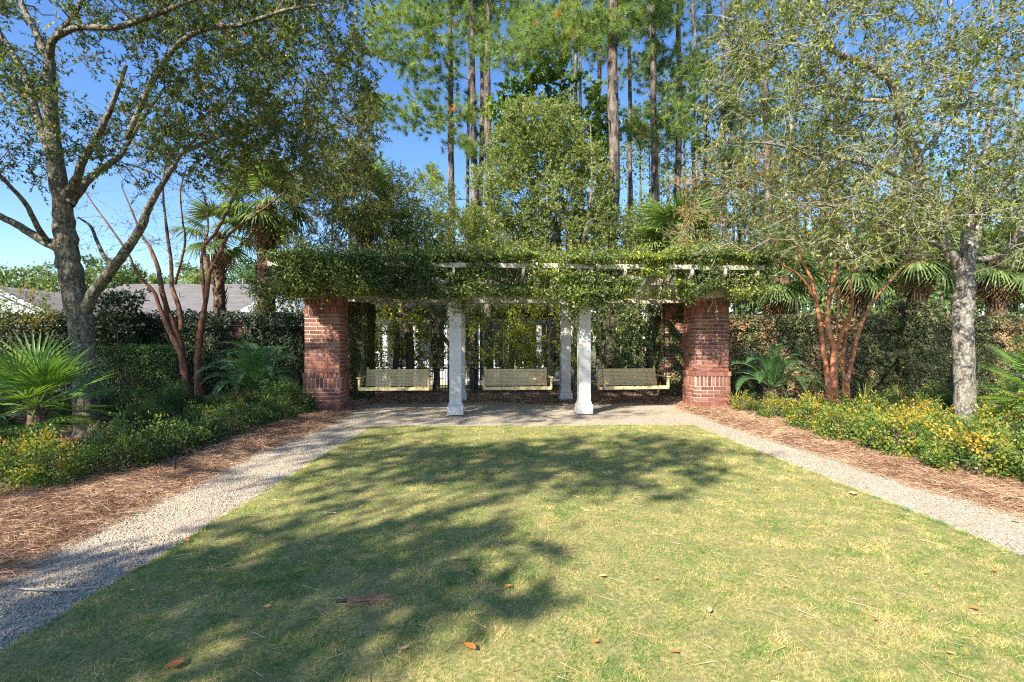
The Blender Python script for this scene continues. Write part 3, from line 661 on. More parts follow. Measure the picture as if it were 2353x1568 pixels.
# ------------------------------------------------------------------ leafy trees behind the pergola
def bushtree(name, label, bx, y, trunks, clumps, leafm, L, W, nt, nl, tint, tw='twig', tl=0.35, cat='tree', r0=0.07, group=None, up=0.3):
    g = float(drop(0, y)); base = np.array([bx, y, g])
    mt, mbx, ml = MB(), MB(), MB(); LBS = []
    top = clumps[:, 2].max()
    for t in range(trunks):
        a = U(-0.5, 0.5); w = U(-0.6, 0.6) * (top * 0.15)
        hh = g + (top - g) * U(0.6, 0.85)
        pts = [[bx + U(-.15, .15), y + U(-.15, .15), g - 0.02]]
        for s in (0.25, 0.5, 0.75, 1.0): pts.append([bx + w * s + U(-.12, .12), y + a * s, g + (hh - g) * s])
        LBS.append(limb(mt, pts, [r0, r0 * .85, r0 * .65, r0 * .4, r0 * .2], 8))
    e, d, _ = grow(mbx, LBS, clumps, r_tip=0.004)
    twiggy(mbx, ml, e, d, nt, tl, nl, L, W, tint, up=up)
    r = root(name, tuple(base), label, cat, 0, group)
    mt.obj('trunk', M[tw], r, True, base); mbx.obj('branches', M[tw], r, False, base); ml.obj('crown', M[leafm], r, False, base)
    return r
c = crownpix(460, (1085, 1410), (230, 620), (15.0, 17.6), lambda a, b: abs(a - 1250) < 60 + (b - 220) * 0.55)
bushtree('wax_myrtle', 'tall grey green evergreen rising behind the middle of the pergola', P(1315, 0, 16.2)[0], 16.2, 3, c, 'evergreen', 0.085, 0.040, 11, 17, T(0.6, 0.22), r0=0.09)
c = crownpix(150, (1130, 1420), (110, 420), (18.5, 20.5), lambda a, b: abs(a - 1265) < 20 + (b - 100) * 0.8)
bushtree('sweetgum_tree', 'bright green pointed tree behind the grey green evergreen', P(1262, 0, 19.5)[0], 19.5, 1, c, 'bright_leaf', 0.14, 0.12, 9, 12, T(0.45, 0.2), r0=0.12, tl=0.45)
c = crownpix(230, (640, 960), (330, 610), (12.9, 15.2), lambda a, b: b > 330 + 0.004 * (a - 800) ** 2)
bushtree('evergreen_tree', 'dark evergreen overhanging the shaded pillar behind the wall', P(800, 0, 14.4)[0], 14.4, 3, c, 'oak_leaf', 0.07, 0.034, 10, 14, T(0.45, 0.2), r0=0.08)
c = crownpix(230, (900, 1130), (380, 620), (15.0, 17.0), lambda a, b: b > 400 + 0.01 * (a - 980) ** 2 or a > 1040 and b > 500)
bushtree('young_oak', 'yellow green young tree between the dark evergreen and the pines', P(1000, 0, 16)[0], 16, 3, c, 'yellow_leaf', 0.07, 0.032, 8, 11, T(0.3, 0.2), r0=0.06)
c = crownpix(120, (1380, 1560), (480, 640), (14.8, 16.6))
bushtree('evergreen_shrub', 'dark leafy bush at the foot of the thickest pine', P(1470, 0, 15.5)[0], 15.5, 3, c, 'evergreen', 0.075, 0.035, 9, 12, T(0.4, 0.2), r0=0.05)
c = crownpix(480, (860, 1560), (480, 660), (16.6, 19))
bushtree('thicket', 'broad green thicket filling the gap behind the top of the pergola', P(1180, 0, 17)[0], 17.0, 7, c, 'yellow_leaf', 0.09, 0.045, 9, 12, T(0.3, 0.22), r0=0.05)
# thicket seen below the beam
for i, (dx, yy, lf, lab) in enumerate([(905, 14.6, 'yellow_leaf', 'thin leafy sapling behind the swing nearest the shaded pillar'), (1005, 15.2, 'evergreen', 'leaning sapling close behind the first white column'),
        (1150, 15.6, 'yellow_leaf', 'yellow green sapling behind the middle swing'), (1245, 14.8, 'yellow_leaf', 'crooked sapling behind the gap between the white columns'),
        (1400, 14.9, 'evergreen', 'bushy sapling behind the swing nearest the sunlit pillar'), (1480, 15.6, 'hedge_leaf', 'dark sapling beside the creeper covered rear pillar')]):
    c = crownpix(105, (dx - 75, dx + 75), (640, 850), (yy - 0.8, yy + 1.0))
    bushtree('sapling', lab, P(dx, 0, yy)[0], yy, 1, c, lf, 0.07, 0.038, 8, 10, T(0.5, 0.25), 'twig_dark', r0=0.045, group='saplings behind the pergola')

# bare leaning trunks under the pergola
for (pts, R, lab) in [([(905, 872), (912, 800), (905, 740), (880, 680), (870, 600)], [0.10, 0.09, 0.085, 0.075, 0.05], 'dark leaning ivy clad trunk behind the first swing'),
                      ([(1050, 868), (1040, 812), (1012, 760), (988, 700), (970, 600)], [0.06, 0.055, 0.05, 0.05, 0.03], 'thin dark trunk leaning behind the first white column'),
                      ([(938, 880), (942, 800), (930, 740), (918, 700), (905, 620)], [0.13, 0.12, 0.11, 0.10, 0.07], 'stout dark trunk rising between the first swing and the house')]:
    yy = 14.2; b = P(pts[0][0], 0, yy); b[2] = 0; q = PL(pts, yy); q[0, 2] = 0
    r = root('tree', tuple(b), lab, 'tree'); m = MB(); L_ = [limb(m, q, R, 9)]; m.obj('trunk', M['twig_dark'], r, True, b)
    mx, ml = MB(), MB(); c = q[-1] + rng.normal(size=(26, 3)) * np.array([0.9, 0.6, 0.5]) + np.array([0, 0, 0.5])
    e, d, _ = grow(mx, L_, c); twiggy(mx, ml, e, d, 7, 0.3, 10, 0.06, 0.03, T(0.4, 0.2)); mx.obj('branches', M['twig_dark'], r, False, b); ml.obj('crown', M['vine_leaf'], r, False, b)

# ------------------------------------------------------------------ pines
def tufts(ml, ends, dirs, nt, nn, L, W, mu, sd, odd=0.0):
    e = np.repeat(ends, nt, 0) + rng.normal(size=(len(ends) * nt, 3)) * 0.2; d = np.repeat(dirs, nt, 0)
    ct = rng.normal(size=len(e)) * sd
    D = unit(d * 0.4 + rng.normal(size=e.shape) * 0.7 + np.array([0, 0, 0.45]))
    n_ = len(e); p = np.repeat(e, nn, 0); DD = np.repeat(D, nn, 0)
    p = p + DD * U(-0.1, 0.05, (n_ * nn, 1))
    A = unit(DD * 0.75 + rng.normal(size=p.shape) * 0.62 + np.array([0, 0, -0.08]))
    t = np.clip(mu + np.repeat(ct, nn) + 0.12 * rng.normal(size=len(p)), 0, 0.94)
    t = np.where(np.repeat(rng.random(n_) < odd, nn), 1.0, t)
    ml.needles(p, A, L * U(0.7, 1.15, len(p)), W, t)
def pine(dxb, dxt, y, r0, label, H=21, hb=6.0, nb=16, reach=3.2, clumps=None, nn=52, nt=4, matn='needle', group='tall pines behind the pergola', leafy=True, mu=0.5):
    g = float(drop(0, y)); yt = 0
    bx = P(dxb, 0, y)[0]; tx = P(dxt, 0, y)[0]; slope = (tx - bx) / ((784) * y * K)
    base = np.array([bx, y, g]); hs_ = np.linspace(0, 1, 9)
    pts = np.stack([bx + slope * (hs_ * H) + rng.normal(size=9) * 0.04, np.full(9, y) + rng.normal(size=9) * 0.05, g + hs_ * H], -1); pts[0] = base - [0, 0, 0.03]
    mt, mx, ml = MB(), MB(), MB()
    LBS = [limb(mt, pts, list(np.linspace(r0 * 1.08, r0 * 0.45, 9)), 11, 0.05)]
    cl = [] if clumps is None else [clumps]
    for i in range(nb):
        h = hb + (H - hb) * ((i + rng.random()) / nb); az = U(0, 2 * math.pi); ln = reach * (1.0 - 0.6 * (h - hb) / (H - hb)) * U(0.6, 1.1)
        o = np.array([bx + slope * h, y, g + h]); dv = np.array([math.cos(az), math.sin(az), 0.18])
        for q in range(int(5 + ln * 3)):
            t = U(0.4, 1.05); cl.append((o + dv * ln * t + rng.normal(size=3) * np.array([0.42, 0.42, 0.18]))[None])
    # dead snags
    for i in range(4):
        h = U(3.5, hb + 2); az = U(0, 6.28); a = np.array([bx + slope * h, y, g + h]); ln = U(0.4, 1.3)
        mx.tube(np.array([a, a + [math.cos(az) * ln * .5, math.sin(az) * ln * .5, .05], a + [math.cos(az) * ln, math.sin(az) * ln, U(-.3, .3)]]), [0.025, 0.018, 0.006], 4)
    cl = np.vstack(cl)
    e, d, _ = grow(mx, LBS, cl, r_tip=0.006, pen=0.2, k=6)
    tufts(ml, e, d, nt, nn, 0.30, 0.009 + 0.0003 * y, mu, 0.16, 0.006)
    r = root('pine_tree', tuple(base), label, 'pine tree', 0, group)
    mt.obj('trunk', M['pine_bark'], r, True, base); mx.obj('branches', M['pine_bark'], r, False, base); ml.obj('crown', M[matn], r, False, base)
    return r
cp = lambda n, xr, yr, zr, f=None: crownpix(n, xr, yr, zr, f)
left_pine = np.vstack([cp(95, (850, 1030), (10, 150), (20, 23)), cp(40, (840, 1010), (215, 300), (20.5, 22.5), lambda a, b: abs(b - 255 - (a - 900) * .12) < 32), cp(34, (1010, 1110), (235, 345), (20.5, 22)), cp(34, (930, 1060), (120, 230), (20.5, 23)), cp(8, (985, 1010), (385, 430), (21, 22))])
pine(1038, 1036, 22.0, 0.165, 'tall pine with branches sweeping over the open sky', hb=16.5, nb=10, clumps=left_pine, nn=62)
pine(1088, 1087, 21.5, 0.175, 'tall pine second in line beside the open sky', hb=16, nb=8, clumps=cp(26, (1030, 1120), (0, 130), (20.5, 22.5)))
pine(1106, 1106, 23.5, 0.15, 'slim pine squeezed between two thicker pines', hb=17, nb=8)
pine(1124, 1122, 21.0, 0.195, 'thick straight pine closest to the grey green evergreen', hb=15.5, nb=8, clumps=cp(36, (1085, 1200), (0, 110), (20, 22.5)))
pine(1072, 1078, 25, 0.10, 'very thin pine behind the straight group', hb=18, nb=6)
mid_pine = np.vstack([cp(110, (1175, 1430), (20, 120), (16.2, 18.6), lambda a, b: b > 20 + 0.001 * (a - 1310) ** 2), cp(20, (1100, 1200), (90, 150), (17, 18.5))])
pine(1405, 1408, 17.2, 0.23, 'thickest and nearest pine rising behind the white columns', hb=13, nb=10, clumps=mid_pine, nn=62)
pine(1325, 1322, 24, 0.15, 'pine rising out of the bright green tree', hb=17, nb=8)
pine(1338, 1334, 26, 0.11, 'slender pine just behind the bright green tree', hb=18, nb=6)
pine(1377, 1376, 25, 0.16, 'pine wrapped in creeper beside the thickest pine', hb=17, nb=8)
pine(1449, 1444, 23, 0.125, 'slender dark pine next to the thickest pine', hb=12, nb=8)
pine(1507, 1500, 21, 0.185, 'pine with needle sprays halfway up its trunk', hb=14, nb=8, clumps=np.vstack([cp(60, (1440, 1600), (230, 320), (20, 22)), cp(30, (1450, 1560), (0, 60), (20, 22))]), nn=58)
pine(1556, 1560, 22, 0.17, 'dark trunked pine behind the sabal palm', hb=12, nb=10, clumps=cp(50, (1480, 1640), (110, 200), (20.5, 23)))
for i, (dx, yy, r, lab) in enumerate([(1592, 27, .13, 'pine at the near edge of the woods'), (1625, 29, .13, 'narrow pine in the woods behind the palms'), (1665, 26, .15, 'dense pine above the orange crape myrtle'), (1700, 31, .15, 'distant pine partly hidden by oak twigs'),
                                  (1760, 27, .17, 'pine showing through the pale oak branches'), (1830, 30, .15, 'far pine above the crape myrtle crown'), (1925, 28, .16, 'pine behind the orange trunks'), (2060, 32, .15, 'pine far behind the brick wall post'), (2230, 30, .15, 'pine standing behind the pale oak trunk'), (2330, 27, .17, 'outermost pine past the pale oak')]):
    pine(dx, dx + U(-6, 6), yy, r, lab, H=17 if dx > 1800 else 23, hb=6, nb=15 if dx < 1800 else 11, matn='needle_far', nn=34, nt=4, reach=3.4, mu=0.5)

# ------------------------------------------------------------------ woods far behind
def woods(name, label, specs, n_per, q, mats):
    mb, mt = MB(), MB()
    for (x, y, h, w) in specs:
        g = float(drop(0, y)); k = n_per
        lv = rng.random(k) ** 0.8; zc = g + h * (0.28 + 0.72 * lv); rr = w * (1.05 - lv) ** 0.55
        nb = 26; bc = np.stack([x + rng.normal(size=nb) * w * 0.45, y + rng.normal(size=nb) * w * 0.45, g + h * (0.3 + 0.68 * rng.random(nb))], -1)
        bc[:, 0] = x + (bc[:, 0] - x) * (1.25 - (bc[:, 2] - g) / h)
        p = bc[rng.integers(0, nb, k)] + rng.normal(size=(k, 3)) * w * 0.2 * np.array([1, 1, .6])
        L = q * U(0.6, 1.3, k)
        mb.leaves(p, unit(rng.normal(size=(k, 3)) + [0, 0, 0.4]), runit(k), L, L * 0.55, np.clip(0.5 + 0.2 * rng.normal(size=k) + rng.normal() * 0.15, 0, 1))
        mt.tube(np.array([[x, y, g - .05], [x + U(-.3, .3), y, g + h * .5], [x, y, g + h * 0.93]]), [0.16, 0.12, 0.04], 5)
    o = mb.obj(name, mats[0], kind='stuff', label=label, cat='woods')
    mt.obj('trunks', mats[1], o, kind='stuff')
sp = []
for i in range(52):
    yy = U(58, 84); dx = -60 + i * 15.5 + U(-8, 8); top = U(590, 650) if dx > 180 else U(606, 640)
    sp.append((P(dx, 0, yy)[0], yy, EYE + (784 - top) * yy * K + 0.55, U(2.0, 3.2)))
woods('distant_woods', 'distant line of green pines beyond the roofs', sp, 1200, 0.42, (M['needle_far'], M['pine_bark']))
sp = []
for i in range(46):
    yy = U(34, 52); dx = 1440 + i * 22 + U(-12, 12); top = U(60, 260) if dx < 1900 else U(300, 480)
    sp.append((P(dx, 0, yy)[0], yy, EYE + (784 - top) * yy * K + 0.55, U(1.8, 3.0)))
for i in range(24):
    yy = U(24, 34); dx = 1340 + i * 48 + U(-12, 12); top = U(540, 640)
    sp.append((P(dx, 0, yy)[0], yy, EYE + (784 - top) * yy * K + 0.55, U(1.2, 2.0)))
for i in range(14):
    yy = U(40, 60); dx = 700 + i * 45; sp.append((P(dx, 0, yy)[0], yy, EYE + (784 - U(560, 640)) * yy * K + 0.55, U(2, 3)))
woods('pine_woods', 'dense green pine woods behind the wall on the sunny side', sp, 900, 0.3, (M['needle_far'], M['pine_bark']))

# ------------------------------------------------------------------ palms
def fan_mesh(name, R, nseg, span, width, droop, mat, petiole, fold=0.35, split=0.35, cup=0.15):
    """one palmate leaf: petiole along +X from the origin, blade fanned out at its end"""
    mb = MB(); px = petiole
    pp = np.array([[0, 0, 0], [px * 0.5, 0, 0.03], [px, 0, 0]]); mb.tube(pp, [0.016, 0.011, 0.009], 4, a=0.8)
    for i in range(nseg):
        t = (i + 0.5) / nseg * 2 - 1; th = t * span / 2; L = R * (1 - 0.28 * abs(t) ** 2.2) * U(0.92, 1.06)
        d = np.array([math.cos(th), math.sin(th), 0]); s = np.array([-math.sin(th), math.cos(th), 0])
        lift = cup * abs(math.sin(th)) + U(-.03, .03)
        k = 5; r = np.linspace(0.03, 1, k + 1)
        hw = np.interp(r, [0, split, 0.7, 1], [0.15, 1, 0.75, 0.03]) * width / 2
        z = lift * r * L - droop * (r ** 2.2) * L * U(0.7, 1.3)
        c = np.array([px, 0, 0]) + d * (r * L)[:, None] * 1.0 + np.array([0, 0, 1]) * z[:, None]
        l = c + s * hw[:, None] + np.array([0, 0, 1]) * (hw * fold)[:, None]; rt = c - s * hw[:, None] + np.array([0, 0, 1]) * (hw * fold)[:, None]
        V = np.stack([l, c, rt], 1).reshape(-1, 3); F = []
        for j in range(k):
            F += [[j * 3, j * 3 + 1, j * 3 + 4, j * 3 + 3], [j * 3 + 1, j * 3 + 2, j * 3 + 5, j * 3 + 4]]
        mb.add(V, F, np.clip(0.5 + 0.2 * rng.normal(), 0, 1))
    return mb.mesh(name, mat, False)
fan_b = [fan_mesh('frond', 0.52, 24, 3.5, 0.026, 0.10, M['palm_bright'], 0.42) for _ in range(3)]
fan_s = [fan_mesh('frond', 0.85, 34, 4.2, 0.055, 0.45, M['palm'], 0.75, cup=0.0) for _ in range(3)]
fan_d = [fan_mesh('dead_frond', 0.75, 22, 3.0, 0.05, 0.7, M['palm_dead'], 0.5, cup=-0.1) for _ in range(2)]
def euler_from(az, el, roll=0.0): return (Matrix.Rotation(az, 4, 'Z') @ Matrix.Rotation(-el, 4, 'Y') @ Matrix.Rotation(roll, 4, 'X')).to_euler()
def fan_palm(x, y, h, label, n=22, seed=0, sc=1.0, azb=None):
    r = root('fan_palm', (x, y, 0.02), label, 'palm', 0, 'fan palms beside the paths')
    mb = MB(); mb.tube(np.array([[0, 0, -0.03], [0.02, 0, h * .5], [0, 0.01, h]]), [0.11, 0.10, 0.08], 10, wob=0.12)
    q = 90; th = U(0, 6.28, q); zz = U(0.02, h, q)
    mb.needles(np.stack([np.cos(th) * .08, np.sin(th) * .08, zz], -1), np.stack([np.cos(th), np.sin(th), np.full(q, .8)], -1), U(.08, .16, q), 0.03, 0.5)
    mb.obj('trunk', M['palm_trunk'], r)
    for i in range(n):
        el = math.radians(80 - 105 * ((i + .5) / n) ** 0.85) ; az = i * 2.399 + U(-.2, .2)
        s = sc * U(0.85, 1.1)
        o = link('frond', fan_b[i % 3], r, (0, 0, h - 0.05 + 0.03 * rng.random()), euler_from(az, el, U(-.25, .25))); o.scale = (s, s, s)
    return r
fan_palm(-5.95, 6.4, 0.62, 'bushy fan palm with bright green fans in front of the dark oak trunk', 20, sc=1.12)
fan_palm(7.35, 6.9, 0.66, 'fan palm with sunlit pale green fans beside the pale oak', 24, sc=1.12)
def sabal(dx, dytop, y, r0, label, n=26, sc=1.0, dead=8, lean=0.0, hbase=None):
    top = P(dx, dytop, y); g = float(drop(0, y)) - 0.02
    base = np.array([top[0] - lean, y, g]); h = top[2] - g
    r = root('sabal_palm', tuple(base), label, 'palm', 0, 'sabal palms behind the wall')
    mb = MB(); q = np.array([[0, 0, 0], [lean * .3, 0, h * .4], [lean * .75, 0, h * .75], [lean, 0, h]]); q2 = crom(q, 8); mb.tube(q2, rlin([r0 * 1.1, r0, r0, r0 * 1.15], len(q2)), 12, wob=0.10)
    kk = 260; t = U(0.02, 1, kk); th = U(0, 6.28, kk); pos = np.stack([np.interp(t, [0, .4, .75, 1], q[:, 0]), 0 * t, t * h], -1) + np.stack([np.cos(th), np.sin(th), 0 * th], -1) * r0 * 0.95
    ax_ = np.stack([np.cos(th) * .5, np.sin(th) * .5, np.ones(kk)], -1)
    mb.leaves(pos, ax_, np.stack([np.cos(th), np.sin(th), 0 * th], -1), U(.14, .3, kk), 0.07, 0.5, fold=0.02)
    mb.obj('trunk', M['palm_trunk'], r, False)
    for i in range(n):
        el = math.radians(75 - 115 * ((i + .5) / n)); az = i * 2.399 + U(-.2, .2); s = sc * U(.85, 1.1)
        o = link('frond', fan_s[i % 3], r, (lean, 0, h + .05), euler_from(az, el, U(-.3, .3))); o.scale = (s, s, s)
    for i in range(dead):
        az = i * 2.399; o = link('dead_frond', fan_d[i % 2], r, (lean, 0, h - .05), euler_from(az, math.radians(U(-80, -50)), U(-.3, .3))); o.scale = (sc, sc, sc)
    return r
sabal(612, 475, 14.6, 0.25, 'sabal palm with stout shaggy trunk behind the shaded wall', 28, 1.05, 6)
sabal(838, 470, 15.6, 0.2, 'sabal palm rising behind the shaded brick pillar', 24, 1.0, 5)
sabal(505, 545, 14.4, 0.13, 'small sabal palm behind the reddish twin trunks', 12, 0.85, 2)
sabal(1560, 560, 14.9, 0.2, 'sabal palm with drooping fronds above the sunlit end of the pergola', 26, 1.05, 5)
sabal(1795, 640, 14.8, 0.22, 'leaning sabal palm close behind the sunlit pillar', 24, 0.95, 10, lean=-0.25)
sabal(1975, 610, 15.6, 0.2, 'sabal palm behind the orange crape myrtle trunks', 24, 1.0, 10)
sabal(2106, 585, 14.7, 0.24, 'sabal palm with smooth orange brown trunk beside the wall post', 24, 1.0, 8)
sabal(2292, 600, 15.0, 0.22, 'sabal palm beyond the pale oak trunk', 24, 1.0, 10)

def sago_mesh():
    mb = MB(); L = 1.15; n = 14; t = np.linspace(0, 1, n)
    x = L * (t - 0.18 * t ** 3); z = 0.36 * np.sin(t * 2.0) - 0.34 * t ** 2.6
    C = np.stack([x, 0 * t, z], -1); mb.tube(C, np.linspace(0.011, 0.004, n), 4, a=0.8)
    m = 52
    for s in (-1, 1):
        u = np.linspace(0.12, 1.0, m); p = np.stack([np.interp(u, t, x), 0 * u, np.interp(u, t, z)], -1)
        dt = unit(np.stack([np.gradient(p[:, 0]), 0 * u, np.gradient(p[:, 2])], -1))
        A = unit(np.array([0, s, 0.28]) + dt * (0.35 + 0.5 * u[:, None] ** 2)); LL = 0.20 * np.sin(np.clip(u * 1.05, 0, 1) * math.pi) ** 0.5 * (1 - 0.35 * u) + 0.03
        mb.leaves(p, A, np.cross(A, dt) * s, LL, 0.0115, np.clip(0.5 + 0.15 * rng.normal(size=m), 0, 1), fold=0.1)
    return mb.mesh('frond', M['sago'])
sg = [sago_mesh() for _ in range(2)]
def sago(x, y, label, n=26, sc=1.0):
    r = root('sago_palm', (x, y, 0.03), label, 'sago palm', 0, 'sago palms beside the pillars')
    mb = MB(); mb.tube(np.array([[0, 0, -.03], [0, 0, .2], [0, 0, .42]]), [0.15, 0.17, 0.10], 12, wob=0.1)
    th = U(0, 6.28, 120); zz = U(.0, .4, 120); mb.needles(np.stack([np.cos(th) * .14, np.sin(th) * .14, zz], -1), np.stack([np.cos(th), np.sin(th), 1 + 0 * th], -1), .09, .04, .5)
    mb.obj('trunk', M['palm_trunk'], r)
    for i in range(n):
        el = math.radians(68 - 78 * ((i + .5) / n)); az = i * 2.399; s = sc * U(.85, 1.1)
        o = link('frond', sg[i % 2], r, (0, 0, .42), euler_from(az, el, U(-.15, .15))); o.scale = (s, s, s)
    return r
sago(-5.35, 10.6, 'dark glossy sago palm in the shade beside the brick pillar', 30, 1.15)
sago(5.55, 10.9, 'sago palm with arching sunlit fronds beside the brick pillar', 28, 1.08)
# ------------------------------------------------------------------ vine over the pergola
ml, ms = MB(), MB()
def scat(n, fx, fy, fz, keepf=None, L=0.055, W=0.032, mu=0.5, sd=0.2, out=(0, -0.6, 0.3), odd=0.0):
    x, y, z = fx(n), fy(n), fz(n)
    if keepf is not None:
        k = keepf(x, y, z); x, y, z = x[k], y[k], z[k]
    n = len(x); z = z + (fbm(x, y * .5, 1.1) - .5) * .34 * (np.abs(z - 2.6) / .5); y = y - np.where(y < 0.2, (fbm(x + 7, z, 1.6) - .5) * .4, 0)
    p = np.stack([x, y, z], -1)
    N_ = unit(rng.normal(size=(n, 3)) * 0.7 + np.array(out)); A = unit(rng.normal(size=(n, 3)) + np.array([0, -0.3, -0.4]))
    t = np.clip(mu + sd * rng.normal(size=n) + 0.7 * (fbm(x + 5, z + y, 1.4) - 0.5), 0, 0.95)
    if odd: t = np.where(rng.random(n) < odd, 1.0, t)
    ml.leaves(p, A, N_, L * U(.6, 1.25, n), W * U(.7, 1.2, n), t)
XX = lambda n: U(-4.3, 4.7, n)
def dense(x): return np.clip(0.95 - 0.10 * (x + 1.2), 0.62, 0.95)
# front drape, with gaps where the boards show
scat(44000, XX, lambda n: -0.60 + 0.07 * rng.normal(size=n), lambda n: U(2.42, 3.0, n), lambda x, y, z: (fbm(x * 1.3, z * 2.2 + 4, 1.5) < 0.38 + 0.24 * dense(x)) & (rng.random(len(x)) < np.where(np.abs(z - 2.84) < 0.06, np.where(fbm(x, x * 0 + 2, 0.8) > .5, 0.35, 1.0), 1)))
scat(24000, XX, lambda n: -0.2 + 0.16 * rng.normal(size=n), lambda n: U(2.3, 2.85, n), lambda x, y, z: fbm(x * 1.1 + 9, z * 2, 1.8) < 0.36 + 0.24 * dense(x))
scat(30000, XX, lambda n: -0.6 + 3.6 * rng.random(n) ** 1.5, lambda n: 2.97 + 0.12 * rng.normal(size=n), lambda x, y, z: (y < -0.1) | (fbm(x, y, 1.3) > .53), out=(0, 0, 1))
scat(9000, XX, lambda n: U(0.1, 2.9, n), lambda n: U(2.3, 2.8, n), lambda x, y, z: fbm(x, y, 1.3) > 0.53, mu=0.4)
scat(9000, lambda n: U(-4.4, -1.4, n), lambda n: -0.72 + 0.14 * rng.normal(size=n), lambda n: U(2.38, 3.08, n), lambda x, y, z: fbm(x, z, 1.8) > 0.36, mu=0.35)
scat(5000, lambda n: -4.3 + 0.14 * rng.normal(size=n), lambda n: U(-0.7, 3, n), lambda n: U(2.35, 3.05, n), mu=0.35)
scat(5000, lambda n: 4.6 + 0.2 * rng.normal(size=n), lambda n: U(-0.7, 3, n), lambda n: U(2.3, 3.0, n))
for i in range(46):                      # loose clumps hanging over the beam and bunched on top
    cx_, hang = U(-4.4, 4.5), rng.random() < .6
    w_, dz_ = U(.10, .30), (U(.06, .2) if hang else U(.05, .16)); cz_ = 2.42 if hang else 3.0
    scat(int(620 * w_ / .2), lambda n: cx_ + w_ * rng.normal(size=n), lambda n: -.55 + .13 * rng.normal(size=n), lambda n: cz_ + (-np.abs(rng.normal(size=n)) if hang else np.abs(rng.normal(size=n))) * dz_ * .7, mu=U(.4, .65))
# stray shoots above, tendrils below
nsh = 1500; sx_ = U(-4.8, 4.7, nsh); sy_ = U(-0.65, 2.6, nsh); sx_ = np.maximum(sx_, -4.3 + .1 * rng.random(nsh)); a = np.stack([sx_, sy_, np.full(nsh, 2.92)], -1)
hh = U(.15, .6, nsh) * (0.5 + 0.9 * fbm(sx_, sy_, 1.0)); b = a + np.stack([rng.normal(size=nsh) * .10, rng.normal(size=nsh) * .10, hh], -1)
ms.segs(a, b, .003, .0015, 3)
k = 14; t = rng.random((nsh, k)); p = (a[:, None] + (b - a)[:, None] * t[..., None]).reshape(-1, 3)
ml.leaves(p, unit(rng.normal(size=p.shape) + [0, 0, .6]), unit(rng.normal(size=p.shape) * .7 + [0, -.5, .6]), .05 * U(.6, 1.2, len(p)), .028, np.clip(.62 + .22 * t.ravel() + .15 * rng.normal(size=len(p)), 0, 1))
for i in range(150):
    x = U(-4.3, 4.6); y = U(-.75, -.5); z = U(2.4, 2.8); ln = U(.15, .62); q = np.array([[x, y, z], [x + U(-.06, .06), y - .05, z - ln * .5], [x + U(-.1, .1), y - .02, z - ln]]); q = crom(q, 4); ms.tube(q, .0026, 3)
    m_ = int(ln * 18); ii = rng.integers(0, len(q), m_); p = q[ii] + rng.normal(size=(m_, 3)) * .012
    ml.leaves(p, unit(rng.normal(size=p.shape) + [0, 0, -.4]), unit(rng.normal(size=p.shape) + [0, -1, 0]), .045, .026, np.clip(.65 + .2 * rng.normal(size=m_), 0, 1))
# vine stems winding up the columns
for (x, y, s) in ((1.12, -0.03, 1), (-1.1, 2.2, -1), (-1.12, -.03, 1), (1.4, 2.2, 1)):
    zz = np.linspace(1.95, 2.6, 12); q = np.stack([x + .03 * np.sin(zz * 5), y - .02 + .02 * np.cos(zz * 7), zz], -1); ms.tube(q, .005, 4)
    m_ = 220; ii = rng.integers(0, 12, m_); p = q[ii] + rng.normal(size=(m_, 3)) * [.10, .05, .10]
    ml.leaves(p, unit(rng.normal(size=p.shape) + [0, -.3, -.3]), unit(rng.normal(size=p.shape) * .6 + [0, -1, .3]), .055, .034, np.clip(.5 + .2 * rng.normal(size=m_), 0, 1))
for i in range(26):
    x = U(-4.5, 4.3); q = np.stack([np.linspace(x, x + U(-1.4, 1.4), 8), np.full(8, U(-.6, 2.4)) + rng.normal(size=8) * .06, 2.9 + rng.normal(size=8) * .05], -1); ms.tube(q, .009, 4)
vn = root('climbing_vine', (PX, PY, 0), 'thick leafy vine spilling over the top of the pergola with hanging tendrils', 'vine', PR)
ml.obj('foliage', M['vine_leaf'], vn); ms.obj('stems', M['twig'], vn)

# ------------------------------------------------------------------ garden walls and their ivy
def wall(name, x0, x1, y, h, label, posts=()):
    r = root(name, ((x0 + x1) / 2, y, 0), label, 'wall')
    off = np.array([(x0 + x1) / 2, y, 0]); c = (x0 + x1) / 2
    MB().box((c, y, h / 2 - 0.08), (x1 - x0, 0.26, h - 0.14)).obj('wall_body', M['wall_brick'], r, off=off)
    mb = MB(); nb = 0
    for k_ in range(int((h - 0.2) / 0.0785)):
        z = 0.05 + k_ * 0.0785
        for i in range(int((x1 - x0) / 0.245)):
            xx = x0 + 0.12 + i * 0.245 + (k_ % 2) * 0.12
            if xx > x1 - .12: continue
            if fbm(xx, z, 0.9) > 0.52: mb.box((xx, y - 0.133, z), (0.233, 0.02, 0.067))
    mb.obj('brick_courses', M['wall_brick'], r, off=off, kind='stuff')
    n_ = int((x1 - x0) / 0.60)
    for i in range(n_):
        w_ = (x1 - x0) / n_; bevbox('coping_stone', (x0 + (i + .5) * w_ - c, 0, h - .06), (w_ - .008, .40, .12), M['wall_brick'], r, .012)
    for px_, ph in posts:
        bevbox('wall_post', (px_ - c, -0.05, ph / 2), (0.75, .6, ph), M['wall_brick'], r, .02)
        bevbox('post_cap', (px_ - c, -0.05, ph + .05), (0.86, .7, .10), M['wall_brick'], r, .02)
    return r
